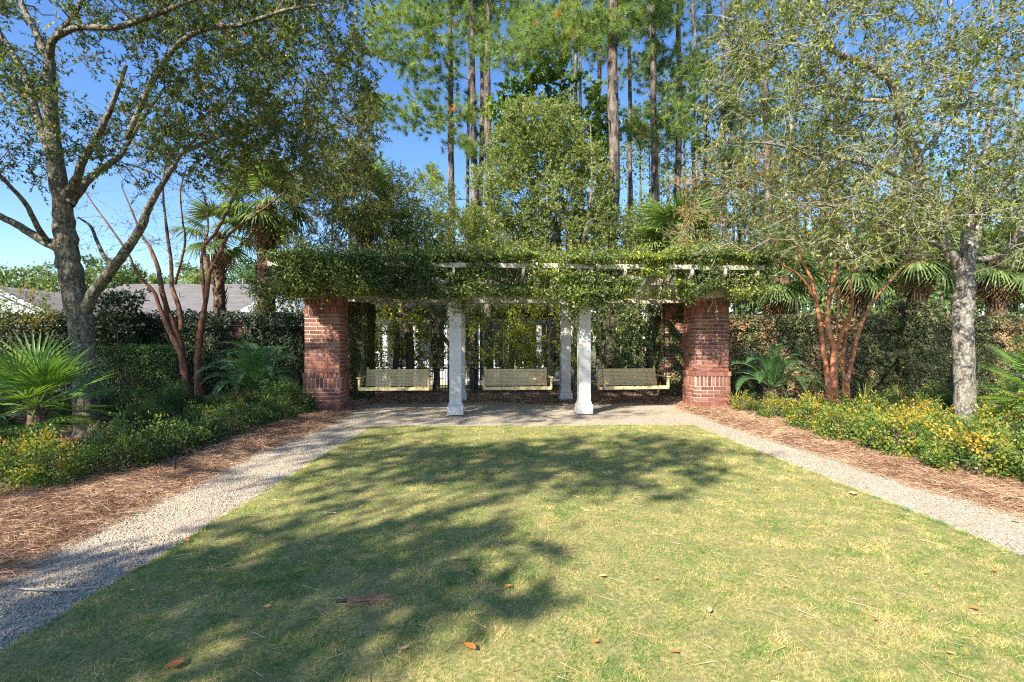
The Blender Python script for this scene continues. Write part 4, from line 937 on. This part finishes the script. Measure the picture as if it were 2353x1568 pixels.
def ivy(label, x0, x1, y, h, mat, n, posts=(), mu=0.4, brown=0.0, wallgap=0.12, top=0.25, parent=None):
    ml, ms = MB(), MB(); r = root('wall_ivy', ((x0 + x1) / 2, y, 0), label, 'ivy'); off = np.array([(x0 + x1) / 2, y, 0])
    x = U(x0, x1, n); z = U(0.0, h + .04, n); relief = fbm(x, z, 2.0)
    yy = y - .14 - .16 * relief * (0.4 + 0.6 * rng.random(n)) - np.where(z > h - .2, .10, 0)
    k = fbm(x + 3, z, 1.3) > wallgap; x, yy, z, relief = x[k], yy[k], z[k], relief[k]; n_ = len(x)
    N_ = unit(rng.normal(size=(n_, 3)) * .45 + [0, -1, .35]); A = unit(rng.normal(size=(n_, 3)) * .7 + [0, 0, -1])
    t = np.clip(mu + .2 * rng.normal(size=n_) + .5 * (relief - .5) + np.where(fbm(x, z, .9) > .56, brown, 0), 0, 1)
    ml.leaves(np.stack([x, yy, z], -1), A, N_, .06 * U(.6, 1.3, n_), .046 * U(.7, 1.2, n_), t)
    m_ = int(n * .28); x = U(x0, x1, m_); hh = fbm(x, x * 0, 1.5); z = h + (rng.random(m_) ** 1.6) * top * (0.2 + 1.3 * hh); yy = y + U(-.30, .25, m_)
    ml.leaves(np.stack([x, yy, z], -1), unit(rng.normal(size=(m_, 3)) + [0, -.2, .2]), unit(rng.normal(size=(m_, 3)) * .6 + [0, -.4, 1]), .062 * U(.6, 1.2, m_), .045, np.clip(mu + .1 + .2 * rng.normal(size=m_), 0, 1))
    for px_, ph in posts:
        q = 5200; fr = rng.random(q); side = rng.random(q) < .25
        x = np.where(side, px_ - .40 - .06 * rng.random(q), px_ + U(-.42, .42, q)); yy = np.where(side, y + U(-.4, .25, q), y - .37 - .12 * rng.random(q)); z = U(0, ph + .18, q)
        ml.leaves(np.stack([x, yy, z], -1), unit(rng.normal(size=(q, 3)) * .7 + [0, 0, -1]), unit(rng.normal(size=(q, 3)) * .5 + [0, -1, .3]), .06, .045, np.clip(mu + .2 * rng.normal(size=q), 0, 1))
    ml.obj('foliage', M[mat], r, off=off)
    for i in range(60):
        x = U(x0, x1); q = np.array([[x + U(-.2, .2), y - .18, z_] for z_ in np.linspace(0, h, 6)]); ms.tube(q, .006, 3)
    ms.obj('stems', M['twig_dark'], r, off=off)
    return r
wall('garden_wall', -17.5, -4.3, 13.45, 2.0, 'long dark brick wall in the shade smothered in ivy')
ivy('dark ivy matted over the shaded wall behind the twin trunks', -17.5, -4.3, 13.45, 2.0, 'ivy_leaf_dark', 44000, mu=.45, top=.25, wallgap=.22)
pR = [(P(2100, 0, 13.5)[0], 2.32)]
wall('garden_wall', 4.6, 17.5, 13.6, 1.98, 'brick wall in the sun with brown creeper and one taller post', pR)
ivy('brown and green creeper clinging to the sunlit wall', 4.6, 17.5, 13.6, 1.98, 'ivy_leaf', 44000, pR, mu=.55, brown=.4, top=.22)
# ivy on the rear piers
def pier_ivy(x, y, label, n, dens):
    p = pw(x, y); r = root('pillar_ivy', tuple(p), label, 'ivy', PR); ml = MB()
    q = n; f = rng.integers(0, 4, q); u = U(-.38, .38, q); z = U(0.02, 2.38, q); o = .37 + .10 * fbm(u + f, z, 2.5) * rng.random(q)
    k = fbm(u * 2 + f * 3, z, 1.6) > dens; f, u, z, o = f[k], u[k], z[k], o[k]
    ang = f * math.pi / 2; nx, ny = np.sin(ang), -np.cos(ang); tx, ty = np.cos(ang), np.sin(ang)
    P_ = np.stack([nx * o + tx * u, ny * o + ty * u, z], -1); N_ = np.stack([nx, ny, 0.3 + 0 * nx], -1) + rng.normal(size=P_.shape) * .5
    ml.leaves(P_, unit(rng.normal(size=P_.shape) * .7 + [0, 0, -1]), unit(N_), .06, .046, np.clip(.45 + .2 * rng.normal(size=len(u)), 0, 1))
    ml.obj('foliage', M['ivy_leaf'], r)
pier_ivy(-3.86, 2.75, 'dense ivy wrapped around the rear pillar behind the first swing', 15000, 0.2)
pier_ivy(4.14, 2.85, 'dark creeper veiling the rear pillar behind the sunlit one', 10000, 0.42)

# ------------------------------------------------------------------ shrubs and hedges
def bush_mesh(rx, ry, h, nl, L, W, mat, mu, sd, tips=0.0, shell=0.45, stems=14, ntw=150, stem_mat='twig', box=False):
    ml, ms = MB(), MB(); e = []
    for i in range(ntw):
        if box: v = np.array([U(-1, 1), U(-1, 1), rng.random() ** .6]); p = v * np.array([rx, ry, h])
        else:
            v = runit(1)[0]; v[2] = abs(v[2]); v *= shell + (1 - shell) * rng.random() ** .5; p = v * np.array([rx, ry, h])
            p[2] = max(p[2], 0.03) * U(.7, 1.3)
        e.append(p)
    e = np.array(e); lim = []
    for i in range(stems):
        a = U(0, 6.28); q = np.array([[U(-.04, .04), U(-.04, .04), -.02], [math.cos(a) * rx * .25, math.sin(a) * ry * .25, h * .35], [math.cos(a) * rx * .5, math.sin(a) * ry * .5, h * .6]]); r_ = np.array([.008, .006, .004]); ms.tube(q, r_, 4); lim.append((q, r_))
    ee, d, _ = grow(ms, lim, e, r_tip=.0018, pen=.3, k=3)
    k = nl // len(ee)
    m_ = len(ee); off = rng.normal(size=(m_, k, 3)) * .045; p = (ee[:, None] + off).reshape(-1, 3); p[:, 2] = np.abs(p[:, 2]) + .01
    hgt_ = p[:, 2] / h
    t = np.clip(mu + sd * rng.normal(size=len(p)) + tips * (hgt_ - .6) + np.repeat(rng.normal(size=m_) * .27, k), 0, 1)
    outw = unit(p * np.array([1, 1, .8])); ml.leaves(p, unit(outw * .6 + rng.normal(size=p.shape) * .8 + [0, 0, .4]), unit(rng.normal(size=p.shape) * .8 + outw * .5 + [0, 0, .6]), L * U(.6, 1.2, len(p)), W * U(.7, 1.2, len(p)), t)
    return ml.mesh('foliage', M[mat]), ms.mesh('stems', M[stem_mat])
def shrub(name, meshes, x, y, rz, s, label, cat='shrub', group=None):
    r = root(name, (x, y, float(bedh(np.array(x), np.array(y)))), label, cat, rz, group)
    r.scale = s if not np.isscalar(s) else (s, s, s)
    link('foliage', meshes[0], r); link('stems', meshes[1], r); return r
YS = [bush_mesh(.44, .40, .50, 3600, .042, .023, 'shrub_leaf', .42, .03, .35, ntw=110, shell=.3) for _ in range(4)]
GS = [bush_mesh(.44, .40, .50, 3000, .042, .023, 'shrub_leaf_green', .42, .04, .45, ntw=95, shell=.3) for _ in range(3)]
HB = [bush_mesh(.5, .45, .55, 9000, .032, .02, 'hedge_leaf', .5, .2, .2, shell=.7, ntw=260) for _ in range(2)]
ords = ['first', 'second', 'third', 'fourth', 'fifth', 'sixth', 'seventh', 'eighth', 'ninth', 'tenth', 'eleventh', 'twelfth', 'thirteenth', 'fourteenth', 'fifteenth', 'sixteenth', 'seventeenth', 'eighteenth', 'nineteenth', 'twentieth']
# front row on the sunny side, from the pillar towards the camera
fr = [(4.72, 10.3, .6), (4.85, 9.4, .75), (5.3, 8.9, .8), (4.8, 8.35, .85), (5.35, 7.8, .85), (4.8, 7.35, .9), (5.4, 6.85, .85), (4.82, 6.4, .95), (5.5, 6.0, .95), (4.95, 5.5, .95), (5.75, 5.25, 1.0), (5.3, 4.75, 1.0)]
for i, (x, y, s) in enumerate(fr):
    shrub('border_shrub', YS[i % 4], x, y, U(0, 6), (s * 1.1, s * 1.1, s * 1.1), f'{ords[i]} yellow tipped shrub from the sunlit pillar along the path side', group='yellow tipped shrubs along the sunny path')
bk_ = [(6.5, 9.9, .7), (7.5, 10.1, .75), (8.5, 10.3, .85), (6.3, 8.9, .75), (7.4, 9.2, .75), (6.5, 7.9, .7), (8.7, 9.0, .85), (9.4, 9.7, 1.0), (8.9, 7.9, .85), (6.6, 6.6, .75)]
for i, (x, y, s) in enumerate(bk_):
    shrub('border_shrub', (GS + YS)[i % 7], x, y, U(0, 6), s * 1.15, f'{ords[i]} green shrub counted back from the crape myrtle in the sunny bed', group='shrubs filling the sunny bed')
# shaded side
fl = [(-4.2, 9.1, .8), (-4.35, 8.4, .85), (-4.3, 7.7, .9), (-4.35, 7.0, .9), (-4.2, 6.35, .95), (-4.3, 5.65, .95), (-4.75, 6.1, .8), (-4.65, 5.1, .9), (-5.2, 5.55, .8), (-5.75, 5.45, .85), (-6.1, 5.8, .9)]
for i, (x, y, s) in enumerate(fl):
    shrub('border_shrub', GS[i % 3] if i < 7 else YS[i % 4], x, y, U(0, 6), s, f'{ords[i]} green shrub from the shaded pillar along the path side', group='green shrubs along the shaded path')
bl = [(-5.3, 9.3, .7), (-6.3, 9.7, .9), (-7.3, 9.9, .95), (-5.2, 8.5, .75), (-6.2, 8.7, .85), (-7.4, 8.9, .95), (-5.25, 7.5, .75), (-8.4, 9.4, 1.0), (-8.5, 8.3, 1.0), (-7.6, 7.3, .8), (-7.4, 6.3, .8)]
for i, (x, y, s) in enumerate(bl):
    shrub('bed_shrub', (HB + GS)[i % 5], x, y, U(0, 6), s, f'{ords[i]} dark low shrub counted back from the sago in the shaded bed', group='dark shrubs filling the shaded bed')
shrub('boxwood', HB[0], -4.4, 9.85, .4, (1.15, 1.0, 1.0), 'rounded boxwood at the foot of the shaded brick pillar', 'boxwood')
shrub('boxwood', HB[1], -5.05, 10.0, 1.4, (.7, .7, .55), 'smaller boxwood tucked between the sago and the rounded boxwood', 'boxwood')
def hedge(x0, x1, y, h, d, mat, label, mu):
    ml = MB(); n_ = int((x1 - x0) * 5200); x = U(x0, x1, n_); u = rng.random(n_); top_ = u < .42
    hh = h * (0.92 + .16 * fbm(x, x * 0, 1.5)); z = np.where(top_, hh + rng.normal(size=n_) * .03, U(0.03, 1, n_) * hh); yy = np.where(top_, U(y - d / 2, y + d / 2, n_), y - d / 2 + .08 * rng.normal(size=n_) + .1 * fbm(x, z, 2))
    P_ = np.stack([x, yy, z], -1); N_ = np.where(top_[:, None], [[0, 0, 1.0]], [[0, -1.0, .3]]) + rng.normal(size=(n_, 3)) * .6
    ml.leaves(P_, unit(rng.normal(size=(n_, 3)) + [0, -.3, .3]), unit(N_), .045 * U(.6, 1.2, n_), .026, np.clip(mu + .2 * rng.normal(size=n_), 0, 1))
    o = np.array([(x0 + x1) / 2, y, 0]); r = root('hedge', tuple(o), label, 'hedge'); ml.obj('foliage', M[mat], r, off=o)
    mb = MB(); q = int((x1 - x0) * 14); a = np.stack([U(x0, x1, q), y + U(-.2, .2, q), np.zeros(q)], -1); mb.segs(a, a + rng.normal(size=(q, 3)) * [.12, .1, .03] + [0, 0, h * .85], .007, .003, 3); mb.obj('stems', M['twig_dark'], r, off=o)
hedge(-10.2, -7.75, 12.2, 1.28, .8, 'hedge_leaf', 'clipped dark hedge before the ivy wall beside the oak trunk', .4)
hedge(-16.0, -10.4, 11.6, 1.1, .9, 'hedge_leaf', 'low dark hedge running out of view behind the fan palm', .35)
hedge(9.1, 12.3, 12.2, 1.15, .9, 'ivy_leaf', 'clipped hedge in front of the sunlit wall beside the pale oak', .5)
hedge(12.5, 17.0, 12.4, 1.5, .9, 'hedge_leaf', 'taller hedge running out of view beyond the pale oak', .5)
# strap leaved tufts
def tuft(x, y, h, n_, label, rest=.5):
    r = root('grass_tuft', (x, y, 0.03), label, 'grass tuft'); mb = MB()
    for i in range(n_):
        a = U(0, 6.28); le = U(.6, 1.1) * h; sp_ = U(.1, .6) * h; q = np.array([[math.cos(a) * sp_ * t_ ** 1.6 + math.cos(a) * .03, math.sin(a) * sp_ * t_ ** 1.6 + math.sin(a) * .03, le * (t_ - .35 * t_ ** 3 * rest)] for t_ in (0, .35, .7, 1)])
        w = np.array([.006, .008, .006, .001]); s = np.array([-math.sin(a), math.cos(a), 0]); V = np.concatenate([q - s * w[:, None], q + s * w[:, None]]); mb.add(V, [[0, 1, 5, 4], [1, 2, 6, 5], [2, 3, 7, 6]], np.clip(.4 + .3 * rng.normal(), 0, 1))
    mb.obj('blades', M['tuft'], r)
for (dx, yy, h, lab) in [(395, 10.9, .62, 'strappy grass tuft at the foot of the reddish twin trunks'), (535, 10.6, .6, 'yellowing grass tuft between the twin trunks and the sago'), (575, 10.4, .55, 'small grass tuft close before the shaded sago'),
                      (1690, 10.6, .5, 'grass tuft between the sunlit pillar and the sago'), (1985, 11.3, .75, 'tall thin grass tuft right of the orange trunks'), (1860, 11.5, .8, 'tall grass tuft left of the orange trunks'), (2060, 11.2, .6, 'grass tuft before the clipped hedge')]:
    tuft(P(dx, 0, yy)[0], yy, h, 60, lab)

# two more trees behind the camera; their crowns shade the lawn
c = ell(175, (-6.0, -2.35, 7.9), (2.8, 1.3, 1.2), shell=.1); bushtree('oak_tree', 'tall oak behind the camera whose crown shades the middle of the lawn', -5.9, -2.5, 1, c, 'oak_leaf', .10, .055, 8, 9, T(.4, .2), r0=.16)
c = ell(120, (-7.6, 0.7, 9.3), (3.2, 1.4, 1.2), shell=.1); bushtree('oak_tree', 'unseen oak added beside the camera, its high crown placed to shade the pergola gravel', -7.6, .7, 1, c, 'oak_leaf', .10, .055, 8, 8, T(.4, .2), r0=.16)  # out of view, added so its crown shades the gravel under the pergola
c = ell(110, (-6.4, -3.9, 6.0), (1.7, 1.5, 1.2), shell=.1); bushtree('oak_tree', 'smaller oak behind the camera whose crown shades the near lawn', -6.4, -3.9, 1, c, 'oak_leaf', .10, .055, 10, 13, T(.4, .2), r0=.14)
# a dark broadleaf bush poking over the shaded wall
c = crownpix(60, (215, 315), (680, 800), (12.5, 13.2)); bushtree('broadleaf_bush', 'dark broadleaf bush poking above the ivy wall beside the oak', P(265, 0, 12.8)[0], 12.8, 3, c, 'ivy_leaf_dark', .10, .05, 7, 9, T(.5, .25), 'twig_dark', r0=.04, cat='bush')
c = crownpix(60, (-30, 120), (665, 760), (12.6, 13.2)); bushtree('broadleaf_bush', 'sparse bush above the wall at the frame edge', P(40, 0, 12.8)[0], 12.8, 3, c, 'myrtle_leaf', .07, .04, 5, 6, T(.2, .25), 'twig_dark', r0=.04, cat='bush')
c = crownpix(90, (580, 700), (650, 760), (13.8, 14.6)); bushtree('broadleaf_bush', 'leafy bush around the foot of the stout sabal palm', P(650, 0, 14.1)[0], 14.1, 3, c, 'oak_leaf', .07, .035, 6, 9, T(.5, .25), 'twig_dark', r0=.04, cat='bush')

# ------------------------------------------------------------------ houses
def poly_obj(name, V, F, mat, parent, off): return MB().add(V, F).obj(name, mat, parent, off=off)
def hip_house():
    g = -.55; ze = 2.75; zr = 5.45; y0, y1, yr = 29.0, 43.0, 36.0; x0, x1 = -31.0, -13.6; xa, xb = -26.8, -18.4
    o = np.array([-22, 36, g]); r = root('house', tuple(o), 'low house with broad grey shingled hip roof beyond the shaded wall', 'house')
    m = MB(); m.box(((x0 + x1) / 2, (y0 + y1) / 2, (g + ze) / 2 - .02), (x1 - x0 - 1, y1 - y0 - 1, ze - g - .04)); m.obj('wall', M['siding'], r, off=o)
    V = [[x0, y0, ze], [x1, y0, ze], [x1, y1, ze], [x0, y1, ze], [xa, yr, zr], [xb, yr, zr]]
    m = MB(); m.add(V, [[0, 1, 5, 4], [2, 3, 4, 5]]); m.add(V, [[1, 2, 5], [3, 0, 4], ]); m.add(V, [[3, 2, 1, 0]]); rf = m.obj('roof', M['shingle'], r, off=o)
    n_ = 34                              # shingle courses as shallow steps
    m = MB()
    for i in range(n_):
        t = i / n_; t2 = (i + 1) / n_; a = lambda q, s: np.array([np.interp(q, [0, 1], [x0 if s < 0 else x1, xa if s < 0 else xb]), y0 + (yr - y0) * q, ze + (zr - ze) * q])
        A_, B_, C_, D_ = a(t, -1), a(t, 1), a(t2, 1), a(t2, -1); up_ = np.array([0, 0, .03])
        m.add([A_ + up_, B_ + up_, C_ + up_ * .2, D_ + up_ * .2, A_, B_], [[0, 1, 2, 3], [4, 5, 1, 0]])
    m.obj('shingles', M['shingle'], rf, off=o, kind='stuff'); rf.location = (0, 0, 0)
    for ch in rf.children: ch.location = (0, 0, 0)
    m = MB(); m.box(((x0 + x1) / 2, y0 - .02, ze - .09), (x1 - x0, .06, .2)); m.obj('fascia', M['house_white'], r, off=o)
    for (x, t, h) in ((P(547, 0, 34)[0], .8, .75), (P(415, 0, 33)[0], .55, .3)):
        m = MB(); q = np.array([x, y0 + (yr - y0) * t, ze + (zr - ze) * t]); m.tube(np.array([q, q + [0, 0, h]]), .05, 8); m.tube(np.array([q + [0, 0, h], q + [0, 0, h + .02]]), .08, 8); m.obj('vent_pipe', M['grey_metal'], r, off=o)
    # white gable wing on the right
    ap = P(600, 668, 30); w = 3.4; m = MB(); gz = 2.2
    V = [[ap[0] - w / 2, 30, g], [ap[0] + w, 30, g], [ap[0] + w, 30, gz + .6], [ap[0] + .6, 30, ap[2] - .1], [ap[0] - w / 2, 30, gz + .8]]
    m = MB(); m.add(V, [[0, 1, 2, 3]]); m.add(V, [[0, 3, 4]]); V2 = np.array(V) + [0, 6, 0]; m.add(V2, [[3, 2, 1, 0]]); m.add(np.vstack([V, V2]), [[1, 6, 7, 2], [2, 7, 8, 3], [3, 8, 9, 4], [4, 9, 5, 0]]); m.obj('gable_wing', M['siding'], r, off=o)
    return r
hip_house()
def mint_house():
    y = 24.0; a = P(-12, 664, y); g = -.55; o = np.array([a[0], y, g]); r = root('house', tuple(o), 'mint green gable of a house at the very edge beyond the wall', 'house')
    hw = 4.2; ez = a[2] - 1.9; V = [[a[0] - hw, y, g], [a[0] + hw, y, g], [a[0] + hw, y, ez], [a[0], y, a[2]], [a[0] - hw, y, ez]]; V2 = (np.array(V) + [0, 9, 0]).tolist()
    m = MB(); m.add(V, [[0, 1, 2, 4]]); m.add(V, [[4, 2, 3]]); m.add(V + V2, [[1, 6, 7, 2], [5, 0, 4, 9]]); m.obj('wall', M['mint'], r, off=o)
    m = MB()
    for s in (-1, 1):
        e = np.array([a[0] + s * (hw + .35), y, ez - .16]); t = np.array([a[0], y, a[2]]); u_ = np.array([0, 0, .12])
        q = np.array([e + [0, -.35, 0], t + [0, -.35, 0], t + [0, 9.3, 0], e + [0, 9.3, 0]]) + [0, 0, .03]; qq = q + u_
        m.add(np.vstack([q, qq]), [[0, 1, 2, 3], [4, 5, 6, 7], [0, 4, 7, 3], [0, 1, 5, 4], [3, 2, 6, 7]])
    m.obj('roof', M['shingle'], r, off=o)
    m = MB()
    for s in (-1, 1):
        e = np.array([a[0] + s * (hw + .37), y - .38, ez - .2]); t = np.array([a[0], y - .38, a[2] - .0]); d_ = np.array([0, .03, 0]); h_ = np.array([0, 0, .2])
        m.add([e, t, t + h_, e + h_, e + d_, t + d_, t + h_ + d_, e + h_ + d_], [[0, 1, 2, 3], [4, 5, 6, 7], [3, 2, 6, 7], [0, 1, 5, 4]])
    m.obj('bargeboard', M['house_white'], r, off=o)
mint_house()
def porch_house():
    y = 25.0; g = -.55; x0, x1 = P(840, 0, y)[0], P(1300, 0, y)[0]; o = np.array([(x0 + x1) / 2, y, g])
    r = root('house', tuple(o), 'white trimmed house glimpsed through the saplings under the pergola', 'house'); c = (x0 + x1) / 2; W_ = x1 - x0
    n_ = 22; m = MB(); m.box((c, y + 3, g + 1.6), (W_, 5.9, 3.2)); m.obj('wall', M['siding'], r, off=o)
    for i in range(n_): bevbox('siding_board', (0, .03, .08 + i * .145), (W_, .03, .148), M['siding'], r, .004, rot=(.1, 0, 0))
    for i, u in enumerate(np.linspace(.07, .93, 7)):
        x = x0 + W_ * u; ww = .95; f = bevbox('window', (x - c, -.03, 1.45), (ww, .07, 1.7), M['house_white'], r, .01)
        for sx in (-1, 1):
            for sz in (-1, 1): bevbox('pane', (sx * ww * .22, -.03, sz * .39), (ww * .36, .03, .68), M['glass'], f, .004)
    for u in np.linspace(0.0, 1, 8): bevbox('porch_post', ((u - .5) * W_, -1.7, 1.4), (.22, .22, 2.8), M['house_white'], r, .01)
    bevbox('porch_beam', (0, -1.7, 2.92), (W_ + .6, .26, .26), M['house_white'], r, .01); bevbox('porch_floor', (0, -.95, .1), (W_ + .6, 1.9, .2), M['mortar'], r, .01)
    V = [[x0 - .6, y - 2.2, 2.52], [x1 + .6, y - 2.2, 2.52], [x1 + .6, y + 6.4, 2.52], [x0 - .6, y + 6.4, 2.52], [x0 + 2.5, y + 2.1, 4.6], [x1 - 2.5, y + 2.1, 4.6]]
    m = MB(); m.add(V, [[0, 1, 5, 4], [2, 3, 4, 5], [3, 2, 1, 0]]); m.add(V, [[1, 2, 5], [3, 0, 4]]); m.obj('roof', M['shingle'], r, off=o)
porch_house()
def small_shed():
    y = 19.6; a = P(1310, 0, y); r = root('utility_cabinet', (a[0], y, -.55), 'grey metal utility cabinet behind the fence and saplings', 'cabinet')
    bevbox('cabinet_body', (0, 0, .72), (.75, .7, 1.44), M['grey_metal'], r, .02); bevbox('cabinet_lid', (0, 0, 1.46), (.82, .78, .06), M['grey_metal'], r, .015); bevbox('cabinet_door', (0, -.36, .7), (.6, .02, 1.2), M['grey_metal'], r, .006)
small_shed()
# black fence
y = 18.6; x0, x1 = P(800, 0, y)[0], P(1540, 0, y)[0]; g = float(drop(0, y)); o = np.array([(x0 + x1) / 2, y, g])
r = root('metal_fence', tuple(o), 'low black metal picket fence behind the swings', 'fence')
for z in (.15, 1.0, 1.13): bevbox('rail', (0, 0, z), (x1 - x0, .03, .03), M['black_metal'], r, .004)
n_ = 6
for i in range(n_ + 1): bevbox('post', ((i / n_ - .5) * (x1 - x0), 0, .62), (.06, .06, 1.24), M['black_metal'], r, .006)
me = None; n_ = int((x1 - x0) / .115)
for i in range(n_):
    x = (i + .5) / n_ * (x1 - x0) - (x1 - x0) / 2
    if me is None: p_ = bevbox('picket', (x, 0, .6), (.018, .018, 1.1), M['black_metal'], r, .002); me = p_.data
    else: link('picket', me, r, (x, 0, .6))

# ------------------------------------------------------------------ small things on the ground
def needle_bundle(x, y, rz, s, label):
    r = root('pine_needle_bundle', (x, y, .03), label, 'pine needles', rz); m = MB(); k = 260
    a = rng.normal(size=(k, 3)) * [.012, .03, .008]; A = np.stack([-np.ones(k), rng.normal(size=k) * .16, rng.normal(size=k) * .06 + .03], -1)
    m.needles(a * .5 + [.1 * s, 0, 0], A, U(.2, .3, k) * s, .0017, np.clip(.45 + .25 * rng.normal(size=k), 0, 1)); m.obj('needles', M['straw'], r)
    m = MB(); m.tube(np.array([[.1 * s, 0, 0], [.17 * s, .005, -.005]]), [.008, .01], 6); m.obj('stalk', M['twig_dark'], r)
pt = P(842, 1390, 1); y = EYE / ((1390 - 784) * K); needle_bundle((842 - 1176.5) * y * K, y, 3.2, .95, 'brown bundle of pine needles lying on the shaded lawn')
def G(dx, dy): y = EYE / ((dy - 784) * K); return (dx - 1176.5) * y * K, y
def dry(dx, dy, L, label, t, group=None):
    x, y = G(dx, dy); m = MB(); k = 7; u = np.linspace(0, 1, k); w = np.sin(u * math.pi) ** .7 * L * .28; z = .012 + .25 * L * (u - .5) ** 2 + .02
    l = np.stack([u * L - L / 2, w, z + w * .35], -1); c = np.stack([u * L - L / 2, 0 * u, z], -1); q = np.stack([u * L - L / 2, -w, z + w * .5], -1)
    V = np.stack([l, c, q], 1).reshape(-1, 3); F = []
    for j in range(k - 1): F += [[j * 3, j * 3 + 1, j * 3 + 4, j * 3 + 3], [j * 3 + 1, j * 3 + 2, j * 3 + 5, j * 3 + 4]]
    m.add(V, F, t); m.tube(np.array([[-L / 2 - L * .25, 0, .02], [-L / 2, 0, .03]]), .0015, 4, a=t)
    return m.obj('fallen_leaf', M['dry_leaf'], None, True, loc=(x, y, 0.0), rot=(0, 0, U(0, 6.28)), label=label, cat='leaf', group=group)
dry(1080, 1503, .075, 'bright orange fallen leaf on the nearest sunlit grass', .5)
dry(1168, 1360, .045, 'small orange leaf on the edge of the near shadow', .55)
dry(1385, 1336, .05, 'pale curled leaf on the middle of the sunny lawn', .95)
dry(400, 1545, .075, 'brownish curled leaf in the shaded near corner of the lawn', .25)
dry(2240, 1412, .045, 'orange brown leaf on the sunlit lawn near the white path', .35)
dry(1960, 1142, .11, 'long tan dry leaf near the edge of the sunny path', .95)
dry(2335, 1204, .07, 'tan leaf lying on the pale gravel at the frame edge', .7)
dry(430, 1252, .05, 'orange leaf where the shaded path meets the lawn', .5)
for i in range(28):
    dx, dy = U(250, 2300), U(1020, 1540); x, y = G(dx, dy)
    if not (-2.2 < x < 3.2): continue
    dry(dx, dy, U(.025, .05), 'small dry brown leaf scattered on the lawn', U(.1, 1), 'small dry leaves scattered on the lawn')
# stick on the path, loose needles on the lawn
a, b = G(35, 1357), G(225, 1355); m = MB(); q = np.array([[a[0], a[1], .012], [a[0] * .6 + b[0] * .4, a[1] - .05, .03], [a[0] * .3 + b[0] * .7, a[1] - .03, .02], [b[0], b[1] + .01, .012]]); o = q[1].copy(); o[2] = 0; q2 = crom(q, 5); m.segs(q[1:2], q[1:2] + [[.05, -.05, .01]], .003, .002, 4)
m.tube(q2, rlin([.004, .009, .005], len(q2)), 6); m.obj('stick', M['twig_pale'], None, True, off=o, loc=tuple(o), label='thin pale stick lying across the shaded gravel path', cat='stick')
a, b = G(1720, 1112 + 20), G(1790, 1100 + 20)
m = MB(); k = 2200; x = U(-3.3, 4.1, k); y_ = samp_y(k, 2.0, 8.4); th = U(0, 6.28, k); m.needles(np.stack([x, y_, U(.02, .035, k)], -1), np.stack([np.cos(th), np.sin(th), rng.normal(size=k) * .06], -1), U(.06, .17, k), .0022 + .0003 * y_, np.clip(.6 + .2 * rng.normal(size=k), 0, 1))
m.obj('loose_pine_needles', M['straw'], kind='stuff', label='single brown pine needles scattered over the lawn', cat='pine needles')
x, y = G(403, 1092); r = root('garden_stake', (x, y, 0), 'short black garden stake at the edge of the shaded bed', 'stake')
m = MB(); m.tube(np.array([[0, 0, -.02], [0, 0, .17]]), .009, 8); m.obj('stake_rod', M['black_metal'], r); m = MB(); m.tube(np.array([[0, 0, .17], [0, 0, .21]]), [.02, .017], 8); m.obj('stake_head', M['black_metal'], r)
# buried junction stones glimpsed through the sunny shrubs
for i, (dx, dy, lab) in enumerate([(2055, 1000, 'pale flat stone between the yellow shrubs'), (2160, 985, 'pale flat stone beside the pale oak trunk')]):
    x, y = G(dx, dy - 20); bevbox('flat_stone', (x, y, .05), (.5, .3, .1), M['gravel'], None, .03); s = bpy.context.scene.collection.objects[-1]; s['label'] = lab; s['category'] = 'stone'
